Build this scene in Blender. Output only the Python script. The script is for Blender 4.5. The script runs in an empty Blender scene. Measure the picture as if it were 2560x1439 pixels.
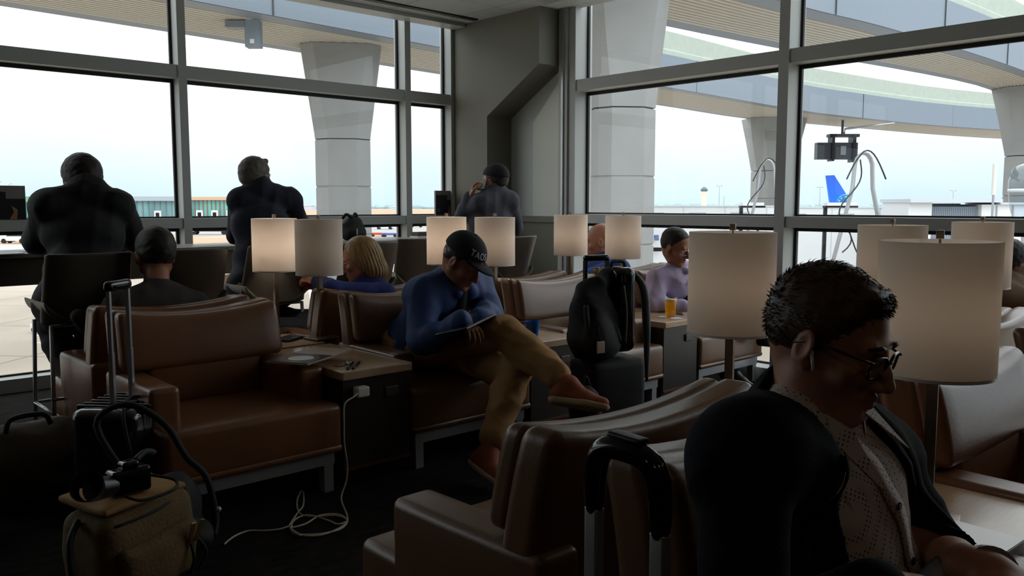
import bpy, math, random
import numpy as np
from mathutils import Vector, Matrix, Euler

# ------------------------------------------------------------------ units, camera, light
U = 0.906                      # metres per drawing unit (everything below is laid out in drawing units)
C = bpy.context.scene.collection
SC = bpy.context.scene
F = 2120.0                     # focal length in pixels of the 2560 px wide frame
PITCH = math.radians(5.66)
YAW = math.radians(42.75)      # view direction, clockwise from +Y
EYE = 1.38

cd = bpy.data.cameras.new('camera')
cam = bpy.data.objects.new('camera', cd)
C.objects.link(cam)
cam.location = (0, 0, EYE * U)
cam.rotation_euler = (math.pi / 2 - PITCH, 0, -YAW)
cd.sensor_width = 36.0
cd.lens = 36.0 * F / 2560.0
cd.clip_start = 0.05
cd.clip_end = 4000
SC.camera = cam

SC.view_settings.view_transform = 'Standard'
SC.view_settings.look = 'None'
SC.view_settings.exposure = 0.0
SC.view_settings.gamma = 1.0
SC.view_settings.use_curve_mapping = False

def srgb(r, g, b):
    f = lambda c: (c / 255.0) / 12.92 if c / 255.0 <= 0.04045 else ((c / 255.0 + 0.055) / 1.055) ** 2.4
    return (f(r), f(g), f(b), 1.0)

# overcast sky: bright towards the zenith, soft cloud structure
w = bpy.data.worlds.new('overcast_sky')
SC.world = w
w.use_nodes = True
nt = w.node_tree
nt.nodes.clear()
N = nt.nodes.new
out = N('ShaderNodeOutputWorld'); bg = N('ShaderNodeBackground'); tc = N('ShaderNodeTexCoord')
sep = N('ShaderNodeSeparateXYZ'); rmp = N('ShaderNodeValToRGB'); noi = N('ShaderNodeTexNoise')
mp = N('ShaderNodeMapping'); mr = N('ShaderNodeMapRange'); mul = N('ShaderNodeMath'); mul.operation = 'MULTIPLY'
L = nt.links.new
L(tc.outputs['Generated'], sep.inputs[0]); L(sep.outputs['Z'], rmp.inputs['Fac'])
rmp.color_ramp.elements[0].position = 0.0; rmp.color_ramp.elements[0].color = (0.56, 0.70, 0.80, 1)
rmp.color_ramp.elements[1].position = 1.0; rmp.color_ramp.elements[1].color = (2.0, 2.05, 2.1, 1)
for ps, cl in ((0.07, (0.78, 0.87, 0.93, 1)), (0.16, (1.20, 1.27, 1.33, 1)), (0.35, (1.7, 1.75, 1.8, 1))):
    el = rmp.color_ramp.elements.new(ps); el.color = cl
mp.inputs['Scale'].default_value = (1.5, 1.5, 7.0)
L(tc.outputs['Generated'], mp.inputs[0]); L(mp.outputs[0], noi.inputs['Vector'])
noi.inputs['Scale'].default_value = 1.8; noi.inputs['Detail'].default_value = 6; noi.inputs['Roughness'].default_value = 0.5
mr.inputs['From Min'].default_value = 0.3; mr.inputs['From Max'].default_value = 0.7
mr.inputs['To Min'].default_value = 0.93; mr.inputs['To Max'].default_value = 1.07
L(noi.outputs['Fac'], mr.inputs[0])
zen = N('ShaderNodeMapRange'); zen.inputs['From Min'].default_value = 0.0; zen.inputs['From Max'].default_value = 1.0
zen.inputs['To Min'].default_value = 1.42; zen.inputs['To Max'].default_value = 1.42
L(sep.outputs['Z'], zen.inputs[0]); L(mr.outputs[0], mul.inputs[0]); L(zen.outputs[0], mul.inputs[1])
L(rmp.outputs[0], bg.inputs['Color']); L(mul.outputs[0], bg.inputs['Strength']); L(bg.outputs[0], out.inputs[0])

def portal(name, x, y, z, sx, sz, rz):
    ld = bpy.data.lights.new(name, 'AREA'); ld.shape = 'RECTANGLE'; ld.size = sx * U; ld.size_y = sz * U
    ld.cycles.is_portal = True
    o = bpy.data.objects.new(name, ld); C.objects.link(o)
    o.location = (x * U, y * U, z * U)
    o.rotation_euler = (math.pi / 2, 0, rz)      # emits along local -Z
    return o
portal('sky_portal_left', 2.0, 7.35, 1.7, 8.5, 3.4, math.pi)
portal('sky_portal_right', 6.35, 0.0, 1.7, 12.5, 3.4, math.pi / 2)

# warm downlights added unseen in the ceiling behind the camera to light the interior
def added_downlight_source(x, y, e):
    ld = bpy.data.lights.new('added_downlight', 'AREA'); ld.shape = 'DISK'; ld.size = 0.16; ld.energy = e
    ld.color = (1.0, 0.72, 0.48); ld.spread = math.radians(150)
    o = bpy.data.objects.new('added_downlight', ld); C.objects.link(o)
    o.location = (x * U, y * U, 3.17 * U)
DOWN = [(-0.6, -1.2), (1.4, -1.6), (-2.0, 0.8), (3.4, -1.6)]
for x, y in DOWN: added_downlight_source(x, y, 0.8)

# ------------------------------------------------------------------ pixel helpers (reading positions off the photo)
FW = Vector((math.sin(YAW), math.cos(YAW), 0)); RT = Vector((math.cos(YAW), -math.sin(YAW), 0)); UP = Vector((0, 0, 1))
def PX(px, py, d):
    u = (px - 1280) / F; v = (py - 719.5) / F
    r = RT * u + FW * (math.cos(PITCH) - v * math.sin(PITCH)) + UP * (-math.sin(PITCH) - v * math.cos(PITCH))
    return Vector((0, 0, EYE)) + r * d
def PZ(px, py, z):
    r = PX(px, py, 1.0) - Vector((0, 0, EYE))
    return Vector((0, 0, EYE)) + r * ((z - EYE) / r.z)
def CW(cx, cy, z=0.0):
    p = RT * cx + FW * cy
    return Vector((p.x, p.y, z))

# ------------------------------------------------------------------ materials
MATS = {}
def mat(name, col, rough=0.5, metal=0.0, spec=0.5, var=0.0, vscale=5.0, bump=0.0, bscale=40.0, alpha=1.0, coat=0.0, sheen=0.0, stretch=None, col2=None, sss=0.0):
    if name in MATS: return MATS[name]
    m = bpy.data.materials.new(name); m.use_nodes = True; t = m.node_tree; b = t.nodes['Principled BSDF']
    c = srgb(*col)
    b.inputs['Base Color'].default_value = c; b.inputs['Roughness'].default_value = rough
    b.inputs['Metallic'].default_value = metal; b.inputs['Specular IOR Level'].default_value = spec
    b.inputs['Coat Weight'].default_value = coat; b.inputs['Alpha'].default_value = alpha
    b.inputs['Sheen Weight'].default_value = sheen
    if sss: b.inputs['Subsurface Weight'].default_value = sss; b.inputs['Subsurface Scale'].default_value = 0.01
    if var > 0 or bump > 0:
        co = t.nodes.new('ShaderNodeTexCoord'); mpn = t.nodes.new('ShaderNodeMapping')
        if stretch: mpn.inputs['Scale'].default_value = stretch
        t.links.new(co.outputs['Object'], mpn.inputs[0])
    if var > 0:
        n = t.nodes.new('ShaderNodeTexNoise'); n.inputs['Scale'].default_value = vscale; n.inputs['Detail'].default_value = 5
        t.links.new(mpn.outputs[0], n.inputs['Vector'])
        r = t.nodes.new('ShaderNodeValToRGB')
        k = srgb(*col2) if col2 else tuple(x * (1 - var) for x in c[:3]) + (1,)
        hi = tuple(min(1, x * (1 + var)) for x in c[:3]) + (1,) if not col2 else c
        r.color_ramp.elements[0].position = 0.32; r.color_ramp.elements[0].color = k
        r.color_ramp.elements[1].position = 0.68; r.color_ramp.elements[1].color = hi
        t.links.new(n.outputs['Fac'], r.inputs['Fac']); t.links.new(r.outputs[0], b.inputs['Base Color'])
    if bump > 0:
        n2 = t.nodes.new('ShaderNodeTexNoise'); n2.inputs['Scale'].default_value = bscale; n2.inputs['Detail'].default_value = 4
        t.links.new(mpn.outputs[0], n2.inputs['Vector'])
        bp = t.nodes.new('ShaderNodeBump'); bp.inputs['Strength'].default_value = bump; bp.inputs['Distance'].default_value = 0.01
        t.links.new(n2.outputs['Fac'], bp.inputs['Height']); t.links.new(bp.outputs[0], b.inputs['Normal'])
    MATS[name] = m
    return m

def nodes_of(m): return m.node_tree, m.node_tree.nodes['Principled BSDF']

M_frame = mat('window_frame_aluminium', (178, 182, 180), 0.45, 0.0, 0.5)
M_gasket = mat('black_gasket', (14, 14, 16), 0.6)
M_clad = mat('column_cladding', (108, 106, 93), 0.55, var=0.05, vscale=1.2)
M_plaster = mat('wall_paint', (110, 106, 98), 0.8)
M_back = mat('dark_wall_panel', (50, 42, 36), 0.7)
M_counter = mat('counter_laminate', (92, 84, 74), 0.45)
M_countertop = mat('counter_top', (150, 145, 136), 0.25)
M_chrome = mat('brushed_metal', (176, 176, 178), 0.35, 0.6)
M_darkmetal = mat('dark_metal', (40, 40, 42), 0.4, 0.8)
M_leather = mat('brown_leather', (120, 78, 50), 0.33, spec=0.6, var=0.08, vscale=3, bump=0.05, bscale=110)
M_leather2 = mat('tan_leather', (108, 76, 50), 0.32, spec=0.65, var=0.06, vscale=3, bump=0.05, bscale=110)
M_seam = mat('leather_piping', (60, 44, 34), 0.5)
M_stool = mat('stool_shell', (84, 78, 68), 0.45)
M_table = mat('table_laminate', (188, 158, 128), 0.22, var=0.06, vscale=14, stretch=(1, 8, 1))
M_tcab = mat('table_cabinet', (44, 34, 28), 0.4)
M_lampmetal = mat('lamp_metal', (120, 106, 92), 0.35, 0.7)
M_black = mat('black_plastic', (12, 12, 13), 0.35)
M_gloss = mat('gloss_black', (8, 8, 9), 0.12)
M_white = mat('white_plastic', (225, 222, 216), 0.35)
M_paper = mat('paper_white', (222, 224, 228), 0.5)

def shade_mat(name, strength, col=(1.0, 0.8, 0.66)):
    m = bpy.data.materials.new(name); m.use_nodes = True; t = m.node_tree; t.nodes.clear()
    o = t.nodes.new('ShaderNodeOutputMaterial'); d = t.nodes.new('ShaderNodeBsdfDiffuse'); tr = t.nodes.new('ShaderNodeBsdfTranslucent')
    mx = t.nodes.new('ShaderNodeMixShader')
    d.inputs[0].default_value = srgb(232, 224, 216); tr.inputs[0].default_value = srgb(232, 222, 210)
    mx.inputs[0].default_value = 0.42
    co = t.nodes.new('ShaderNodeTexCoord'); n = t.nodes.new('ShaderNodeTexNoise'); n.inputs['Scale'].default_value = 60
    mp_ = t.nodes.new('ShaderNodeMapping'); mp_.inputs['Scale'].default_value = (1, 1, 12)
    t.links.new(co.outputs['Object'], mp_.inputs[0]); t.links.new(mp_.outputs[0], n.inputs['Vector'])
    b = t.nodes.new('ShaderNodeBump'); b.inputs['Strength'].default_value = 0.08; b.inputs['Distance'].default_value = 0.004
    t.links.new(n.outputs['Fac'], b.inputs['Height']); t.links.new(b.outputs[0], d.inputs['Normal'])
    t.links.new(d.outputs[0], mx.inputs[1]); t.links.new(tr.outputs[0], mx.inputs[2]); t.links.new(mx.outputs[0], o.inputs[0])
    return m
M_shade = shade_mat('lamp_shade_linen', 0)

def bulb_mat(e):
    m = bpy.data.materials.new('lamp_bulb'); m.use_nodes = True; b = m.node_tree.nodes['Principled BSDF']
    b.inputs['Emission Color'].default_value = (1.0, 0.95, 0.90, 1); b.inputs['Emission Strength'].default_value = e
    return m
M_bulb_on = bulb_mat(52.0); M_fill_dim = bulb_mat(9.0); M_fill_faint = bulb_mat(5.0); M_fill_mid = bulb_mat(17.0); M_bulb_off = mat('unlit_bulb', (220, 215, 205), 0.3)  # dim, faint and mid glows are added to lift dark lamp shades

def glass_mat(name, tint=(0.97, 0.985, 0.98), refl=1.0):
    m = bpy.data.materials.new(name); m.use_nodes = True; t = m.node_tree; t.nodes.clear()
    o = t.nodes.new('ShaderNodeOutputMaterial'); g = t.nodes.new('ShaderNodeBsdfGlossy'); tr = t.nodes.new('ShaderNodeBsdfTransparent')
    fr = t.nodes.new('ShaderNodeFresnel'); fr.inputs[0].default_value = 1.45; mx = t.nodes.new('ShaderNodeMixShader')
    g.inputs['Roughness'].default_value = 0.0; tr.inputs[0].default_value = tint + (1,)
    mu = t.nodes.new('ShaderNodeMath'); mu.operation = 'MULTIPLY'; mu.inputs[1].default_value = refl
    ge = t.nodes.new('ShaderNodeNewGeometry'); inv = t.nodes.new('ShaderNodeMath'); inv.operation = 'SUBTRACT'; inv.inputs[0].default_value = 1.0
    m2 = t.nodes.new('ShaderNodeMath'); m2.operation = 'MULTIPLY'; m2.use_clamp = True
    t.links.new(ge.outputs['Backfacing'], inv.inputs[1]); t.links.new(fr.outputs[0], mu.inputs[0]); t.links.new(mu.outputs[0], m2.inputs[0]); t.links.new(inv.outputs[0], m2.inputs[1]); t.links.new(m2.outputs[0], mx.inputs[0])
    t.links.new(tr.outputs[0], mx.inputs[1]); t.links.new(g.outputs[0], mx.inputs[2]); t.links.new(mx.outputs[0], o.inputs[0])
    return m
M_glass = glass_mat('window_glass')
M_refl_dome = glass_mat('clear_reflection', (0.84, 0.90, 0.95), 2.2)

# carpet: dark with fine pattern
def carpet():
    m = mat('carpet', (34, 30, 28), 0.95, spec=0.1, var=0.5, vscale=9, bump=0.5, bscale=240, stretch=(1, 3, 1)); return m
M_carpet = carpet()

def ceiling_mat():
    m = mat('ceiling_tiles', (178, 184, 182), 0.9); t, b = nodes_of(m)
    co = t.nodes.new('ShaderNodeTexCoord'); br = t.nodes.new('ShaderNodeTexBrick'); br.offset = 0.0
    br.inputs['Scale'].default_value = 1.0; br.inputs['Brick Width'].default_value = 0.61; br.inputs['Row Height'].default_value = 0.61
    br.inputs['Mortar Size'].default_value = 0.005; br.inputs['Color1'].default_value = srgb(178, 184, 182)
    br.inputs['Color2'].default_value = srgb(175, 181, 179); br.inputs['Mortar'].default_value = srgb(140, 144, 142)
    t.links.new(co.outputs['Object'], br.inputs['Vector']); t.links.new(br.outputs[0], b.inputs['Base Color'])
    return m
M_ceil = ceiling_mat()

# ------------------------------------------------------------------ mesh builder
def rotm(rx=0, ry=0, rz=0): return Euler((rx, ry, rz)).to_matrix()
class MB:
    def __init__(s): s.v = []; s.f = []
    def add(s, vs, fs):
        o = len(s.v); s.v += [tuple(p) for p in vs]; s.f += [tuple(i + o for i in q) for q in fs]; return s
    def box(s, x0, x1, y0, y1, z0, z1, R=None, c=None):
        vs = [Vector((x, y, z)) for z in (z0, z1) for y in (y0, y1) for x in (x0, x1)]
        if R is not None:
            c = Vector(c) if c is not None else Vector(((x0 + x1) / 2, (y0 + y1) / 2, (z0 + z1) / 2))
            vs = [c + R @ (p - c) for p in vs]
        return s.add(vs, [(0, 2, 3, 1), (4, 5, 7, 6), (0, 1, 5, 4), (2, 6, 7, 3), (0, 4, 6, 2), (1, 3, 7, 5)])
    def rbox(s, x0, x1, y0, y1, z0, z1, r=0.02, puff=(0, 0, 0), R=None, c=None, fn=None, nseg=3, nflat=5):
        ce = Vector(((x0 + x1) / 2, (y0 + y1) / 2, (z0 + z1) / 2)); h = Vector(((x1 - x0) / 2, (y1 - y0) / 2, (z1 - z0) / 2))
        r = min(r, min(h) * 0.98)
        def axis(hh):
            core = hh - r; a = []
            for i in range(nseg + 1): a.append((-core - r * (1 - i / nseg) if i < nseg else -core))
            mid = [-core + 2 * core * i / nflat for i in range(1, nflat)]
            return a + mid + [-q for q in reversed(a)]
        ax = [axis(h.x), axis(h.y), axis(h.z)]
        idx = {}; vs = []; fs = []
        def vert(p):
            k = (round(p[0], 6), round(p[1], 6), round(p[2], 6))
            if k in idx: return idx[k]
            P = Vector(p); q = Vector([max(-(h[i] - r), min(h[i] - r, P[i])) for i in range(3)]); d = P - q
            if d.length > 1e-9:
                # spread by cube -> sphere mapping
                d2 = Vector([math.sin(max(-1, min(1, d[i] / r)) * math.pi / 4) / math.sin(math.pi / 4) for i in range(3)])
                P = q + d2.normalized() * r
            for i in range(3):
                if puff[i]:
                    j, l = [a for a in range(3) if a != i]
                    uu = 1 - (P[j] / h[j]) ** 2; vv = 1 - (P[l] / h[l]) ** 2
                    P[i] += (P[i] / h[i]) * puff[i] * max(0, uu) * max(0, vv)
            P = P + ce
            if fn: P = Vector(fn(P))
            if R is not None:
                cc = Vector(c) if c is not None else ce
                P = cc + R @ (P - cc)
            idx[k] = len(vs); vs.append(P); return idx[k]
        for a in range(3):
            b, cx = (a + 1) % 3, (a + 2) % 3
            for sgn in (-1, 1):
                for i in range(len(ax[b]) - 1):
                    for j in range(len(ax[cx]) - 1):
                        q = []
                        for (ii, jj) in ((i, j), (i + 1, j), (i + 1, j + 1), (i, j + 1)):
                            p = [0, 0, 0]; p[a] = sgn * h[a]; p[b] = ax[b][ii]; p[cx] = ax[cx][jj]; q.append(vert(p))
                        if sgn < 0: q.reverse()
                        if len(set(q)) >= 3: fs.append(tuple(dict.fromkeys(q)))
        return s.add(vs, fs)
    def cyl(s, p0, p1, r0, r1=None, n=16, cap=True):
        r1 = r0 if r1 is None else r1; p0 = Vector(p0); p1 = Vector(p1); d = (p1 - p0).normalized()
        a = d.orthogonal().normalized(); b = d.cross(a); vs = []; fs = []
        for p, r in ((p0, r0), (p1, r1)):
            for i in range(n):
                t = 2 * math.pi * i / n; vs.append(p + (a * math.cos(t) + b * math.sin(t)) * r)
        for i in range(n): j = (i + 1) % n; fs.append((i, j, n + j, n + i))
        if cap: fs.append(tuple(reversed(range(n)))); fs.append(tuple(range(n, 2 * n)))
        return s.add(vs, fs)
    def tube(s, pts, r, n=8, closed=False):
        pts = [Vector(p) for p in pts]; m = len(pts); vs = []; fs = []
        rs = r if isinstance(r, (list, tuple)) else [r] * m
        prev = None
        for i, p in enumerate(pts):
            t = (pts[min(i + 1, m - 1)] - pts[max(i - 1, 0)]).normalized()
            a = t.orthogonal().normalized() if prev is None else (prev - t * prev.dot(t))
            if a.length < 1e-6: a = t.orthogonal()
            a.normalize(); prev = a; b = t.cross(a)
            for k in range(n):
                q = 2 * math.pi * k / n; vs.append(p + (a * math.cos(q) + b * math.sin(q)) * rs[i])
        for i in range(m - 1):
            for k in range(n): j = (k + 1) % n; fs.append((i * n + k, i * n + j, (i + 1) * n + j, (i + 1) * n + k))
        fs.append(tuple(reversed(range(n)))); fs.append(tuple(range((m - 1) * n, m * n)))
        return s.add(vs, fs)
    def lathe(s, prof, c=(0, 0, 0), n=32, closed=False):
        c = Vector(c); vs = []; fs = []; m = len(prof)
        for r, z in prof:
            for i in range(n):
                t = 2 * math.pi * i / n; vs.append(c + Vector((r * math.cos(t), r * math.sin(t), z)))
        for k in range(m - 1):
            for i in range(n): j = (i + 1) % n; fs.append((k * n + i, k * n + j, (k + 1) * n + j, (k + 1) * n + i))
        if closed:
            for i in range(n): j = (i + 1) % n; fs.append(((m - 1) * n + i, (m - 1) * n + j, j, i))
        else:
            fs.append(tuple(reversed(range(n)))); fs.append(tuple(range((m - 1) * n, m * n)))
        return s.add(vs, fs)
    def ball(s, c, r, n=16, R=None):
        r = Vector(r) if hasattr(r, '__len__') else Vector((r, r, r)); c = Vector(c); vs = []; fs = []
        m = n // 2
        for k in range(m + 1):
            a = math.pi * k / m - math.pi / 2
            for i in range(n):
                t = 2 * math.pi * i / n; p = Vector((r.x * math.cos(a) * math.cos(t), r.y * math.cos(a) * math.sin(t), r.z * math.sin(a)))
                vs.append(c + (R @ p if R is not None else p))
        for k in range(m):
            for i in range(n): j = (i + 1) % n; fs.append((k * n + i, k * n + j, (k + 1) * n + j, (k + 1) * n + i))
        return s.add(vs, fs)
    def prism(s, poly, d0, d1):     # poly: list of 3D points, extruded by vector d0..d1
        d0 = Vector(d0); d1 = Vector(d1); n = len(poly); P = [Vector(p) for p in poly]
        vs = [p + d0 for p in P] + [p + d1 for p in P]
        fs = [tuple(reversed(range(n))), tuple(range(n, 2 * n))] + [(i, (i + 1) % n, n + (i + 1) % n, n + i) for i in range(n)]
        return s.add(vs, fs)
    def stube(s, pts, r, n=8):
        P = [Vector(p) for p in pts]; k = 5; Q = cat(P, k)
        if isinstance(r, (list, tuple)): r = [r[min(i // k, len(r) - 1)] * (1 - (i % k) / k) + r[min(i // k + 1, len(r) - 1)] * ((i % k) / k) for i in range(len(Q))]
        return s.tube(Q, r, n)
    def build(s, name, m, parent=None, smooth=False, sc=None, loc=None, rz=0.0, sharp=None, kind=None, label=None):
        sc = U if sc is None else sc
        me = bpy.data.meshes.new(name)
        me.from_pydata([(p[0] * sc, p[1] * sc, p[2] * sc) for p in s.v], [], s.f)
        me.validate(); me.update()
        bmesh_fix(me)
        if smooth:
            for p in me.polygons: p.use_smooth = True
            if sharp is not None: me.set_sharp_from_angle(angle=math.radians(sharp))
        me.materials.append(m)
        o = bpy.data.objects.new(name, me); C.objects.link(o)
        if parent is not None: o.parent = parent
        if loc is not None: o.location = Vector(loc) * U
        o.rotation_euler = (0, 0, rz)
        if kind: o['kind'] = kind
        if label: o['label'] = label
        return o

import bmesh
def bmesh_fix(me):
    b = bmesh.new(); b.from_mesh(me); bmesh.ops.recalc_face_normals(b, faces=b.faces); b.to_mesh(me); b.free()

def tag(o, label, cat, group=None, kind=None):
    o['label'] = label; o['category'] = cat
    if group: o['group'] = group
    if kind: o['kind'] = kind
    return o
def thing(name, label, cat, loc=(0, 0, 0), rz=0.0, group=None):
    o = bpy.data.objects.new(name, None); C.objects.link(o); o.empty_display_size = 0.1
    o.location = Vector(loc) * U; o.rotation_euler = (0, 0, rz)
    return tag(o, label, cat, group)
def structure(name, mb, m, **k):
    o = mb.build(name, m, **k); o['kind'] = 'structure'; return o
def kids(o): return [c for c in bpy.data.objects if c.parent == o]
def dup(o, loc, rz, label, group=None):
    ch = kids(o)
    r = o.copy(); C.objects.link(r); r.location = Vector(loc) * U; r.rotation_euler = (0, 0, rz); r['label'] = label
    if group: r['group'] = group
    for c in ch:
        d = c.copy(); C.objects.link(d); d.parent = r
        for g in kids(c):
            e = g.copy(); C.objects.link(e); e.parent = d
    return r
# ------------------------------------------------------------------ smooth solids (signed distance -> mesh)
class Sdf:
    """Collects rounded cones and ellipsoids, blends them smoothly and skins them as one surface."""
    def __init__(s): s.p = []; s.sub = []; s.cut = []
    def cap(s, a, b, ra, rb=None, k=0.03): s.p.append(('c', np.array(a, float), np.array(b, float), ra, ra if rb is None else rb, k)); return s
    def ell(s, c, r, R=None, k=0.03): s.p.append(('e', np.array(c, float), np.array(r, float) * np.ones(3), np.eye(3) if R is None else np.array(R), k)); return s
    def chain(s, pts, rs, k=0.03):
        for i in range(len(pts) - 1): s.cap(pts[i], pts[i + 1], rs[i], rs[i + 1], k)
        return s
    def minus(s, c, r, R=None, k=0.01): s.sub.append(('e', np.array(c, float), np.array(r, float) * np.ones(3), np.eye(3) if R is None else np.array(R), k)); return s
    def plane(s, p, n, k=0.004): s.cut.append((np.array(p, float), np.array(n, float) / np.linalg.norm(n), k)); return s
    def mesh(s, h=0.01, grow=0.0, fold=0.0, fs=14.0, seed=1, fn=None):
        def bb(q, m):
            if q[0] == 'c': r = max(q[3], q[4]) + m; return np.minimum(q[1], q[2]) - r, np.maximum(q[1], q[2]) + r
            r = np.abs(q[3]) @ q[2] + m; return q[1] - r, q[1] + r
        lo = np.min([bb(q, 0)[0] for q in s.p], axis=0) - 3 * h - grow - fold * 2
        hi = np.max([bb(q, 0)[1] for q in s.p], axis=0) + 3 * h + grow + fold * 2
        n = np.ceil((hi - lo) / h).astype(int) + 1
        ax = [lo[i] + h * np.arange(n[i]) for i in range(3)]
        f = np.full(tuple(n), 0.5)
        def ev(q, X, Y, Z):
            if q[0] == 'c':
                a, b = q[1], q[2]; ba = b - a; L2 = max(1e-9, float(ba @ ba))
                px, py, pz = X - a[0], Y - a[1], Z - a[2]
                t = np.clip((px * ba[0] + py * ba[1] + pz * ba[2]) / L2, 0, 1)
                return np.sqrt((px - t * ba[0]) ** 2 + (py - t * ba[1]) ** 2 + (pz - t * ba[2]) ** 2) - (q[3] + (q[4] - q[3]) * t)
            R = q[3]; px, py, pz = X - q[1][0], Y - q[1][1], Z - q[1][2]
            l = [R[0][i] * px + R[1][i] * py + R[2][i] * pz for i in range(3)]; r = q[2]
            k0 = np.sqrt(sum((l[i] / r[i]) ** 2 for i in range(3))) + 1e-9
            k1 = np.sqrt(sum((l[i] / r[i] ** 2) ** 2 for i in range(3))) + 1e-9
            return k0 * (k0 - 1) / k1
        for lst, sgn in ((s.p, 1), (s.sub, -1)):
            for q in lst:
                k = q[-1]; a, b = bb(q, k + 3 * h + grow + 0.01)
                i0 = np.clip(np.floor((a - lo) / h).astype(int), 0, n - 1); i1 = np.clip(np.ceil((b - lo) / h).astype(int) + 1, 1, n)
                sl = tuple(slice(i0[i], i1[i]) for i in range(3))
                X = ax[0][sl[0]][:, None, None]; Y = ax[1][sl[1]][None, :, None]; Z = ax[2][sl[2]][None, None, :]
                d = ev(q, X, Y, Z); g = f[sl]
                if sgn > 0:
                    m = np.clip(0.5 + 0.5 * (g - d) / k, 0, 1); f[sl] = g * (1 - m) + d * m - k * m * (1 - m)
                else:
                    d = -d; m = np.clip(0.5 - 0.5 * (g - d) / k, 0, 1); f[sl] = g * (1 - m) + d * m + k * m * (1 - m)
        f -= grow
        X = ax[0][:, None, None]; Y = ax[1][None, :, None]; Z = ax[2][None, None, :]
        if fold:
            rg = np.random.RandomState(seed); nz = 0
            for i in range(7):
                d = rg.randn(3); d /= np.linalg.norm(d); ph = rg.rand() * 6.28; fr = fs * (0.6 + 1.3 * rg.rand())
                e = rg.randn(3); e /= np.linalg.norm(e)
                sn = np.sin((d[0] * X + d[1] * Y + d[2] * Z) * fr + ph + 1.6 * np.sin((e[0] * X + e[1] * Y + e[2] * Z) * fr * 0.45))
                nz = nz + (sn if fs > 100 or i % 2 else 1.9 * (np.abs(sn) ** 0.75 - 0.68))
            f += fold * nz / 3.0
        if fn is not None: f = fn(f, X, Y, Z)
        for p, nn, k in s.cut:
            d = (X - p[0]) * nn[0] + (Y - p[1]) * nn[1] + (Z - p[2]) * nn[2]
            m = np.clip(0.5 - 0.5 * (f - d) / k, 0, 1); f = f * (1 - m) + d * m + k * m * (1 - m)
        f[0] = f[-1] = 1; f[:, 0] = f[:, -1] = 1; f[:, :, 0] = f[:, :, -1] = 1
        return surfnet(f, lo, h)

def surfnet(f, lo, h):
    s = f < 0; nx, ny, nz = f.shape
    cs = [(i, j, k) for i in (0, 1) for j in (0, 1) for k in (0, 1)]
    cnt = sum(s[i:nx - 1 + i, j:ny - 1 + j, k:nz - 1 + k].astype(np.int8) for i, j, k in cs)
    act = (cnt > 0) & (cnt < 8); I = np.argwhere(act)
    vals = np.stack([f[I[:, 0] + i, I[:, 1] + j, I[:, 2] + k] for i, j, k in cs], 1)
    acc = np.zeros((len(I), 3)); num = np.zeros(len(I))
    for a in range(8):
        for b in range(a + 1, 8):
            da = np.array(cs[b]) - np.array(cs[a])
            if np.abs(da).sum() != 1: continue
            va, vb = vals[:, a], vals[:, b]; c = (va < 0) != (vb < 0)
            t = np.where(c, va / np.where(c, va - vb, 1), 0)
            acc += c[:, None] * (np.array(cs[a]) + t[:, None] * da); num += c
    V = lo + h * (I + acc / num[:, None])
    idx = -np.ones(act.shape, dtype=np.int64); idx[act] = np.arange(len(I)); fs = []
    for ax_ in range(3):
        u, v = (ax_ + 1) % 3, (ax_ + 2) % 3
        a = np.take(s, range(0, f.shape[ax_] - 1), ax_); b = np.take(s, range(1, f.shape[ax_]), ax_)
        E = np.argwhere(a != b); E = E[(E[:, u] > 0) & (E[:, v] > 0)]
        sa = s[E[:, 0], E[:, 1], E[:, 2]]
        def g(du, dv):
            q = E.copy(); q[:, u] -= du; q[:, v] -= dv; return idx[q[:, 0], q[:, 1], q[:, 2]]
        Q = np.stack([g(1, 1), g(0, 1), g(0, 0), g(1, 0)], 1)
        Q[~sa] = Q[~sa][:, ::-1]; fs.append(Q)
    return V, np.concatenate(fs)

def skin(name, parts, m, parent=None, sc=1.0, loc=None, rz=0.0, label=None, kind=None):
    """parts: list of (V, F); joined as one smooth mesh"""
    vs = []; fs = []; o = 0
    for V, Fc in parts:
        vs.append(V); fs.append(Fc + o); o += len(V)
    V = np.concatenate(vs) * sc; Fc = np.concatenate(fs)
    me = bpy.data.meshes.new(name)
    me.vertices.add(len(V)); me.vertices.foreach_set('co', V.astype(np.float32).ravel())
    me.loops.add(len(Fc) * 4); me.loops.foreach_set('vertex_index', Fc.astype(np.int32).ravel())
    me.polygons.add(len(Fc)); me.polygons.foreach_set('loop_start', np.arange(0, len(Fc) * 4, 4, dtype=np.int32))
    try: me.polygons.foreach_set('loop_total', np.full(len(Fc), 4, dtype=np.int32))
    except Exception: pass
    me.update(); me.validate()
    me.polygons.foreach_set('use_smooth', np.ones(len(me.polygons), dtype=bool))
    me.materials.append(m)
    ob = bpy.data.objects.new(name, me); C.objects.link(ob)
    if parent is not None: ob.parent = parent
    if loc is not None: ob.location = Vector(loc) * U
    ob.rotation_euler = (0, 0, rz)
    if label: ob['label'] = label
    if kind: ob['kind'] = kind
    return ob

# ------------------------------------------------------------------ people (in metres, facing +y, hip centre at the origin)
def A(v): return np.array(v, float)
def lerp(a, b, t): return A(a) * (1 - t) + A(b) * t
def unit(v): v = A(v); return v / (np.linalg.norm(v) + 1e-9)

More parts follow.
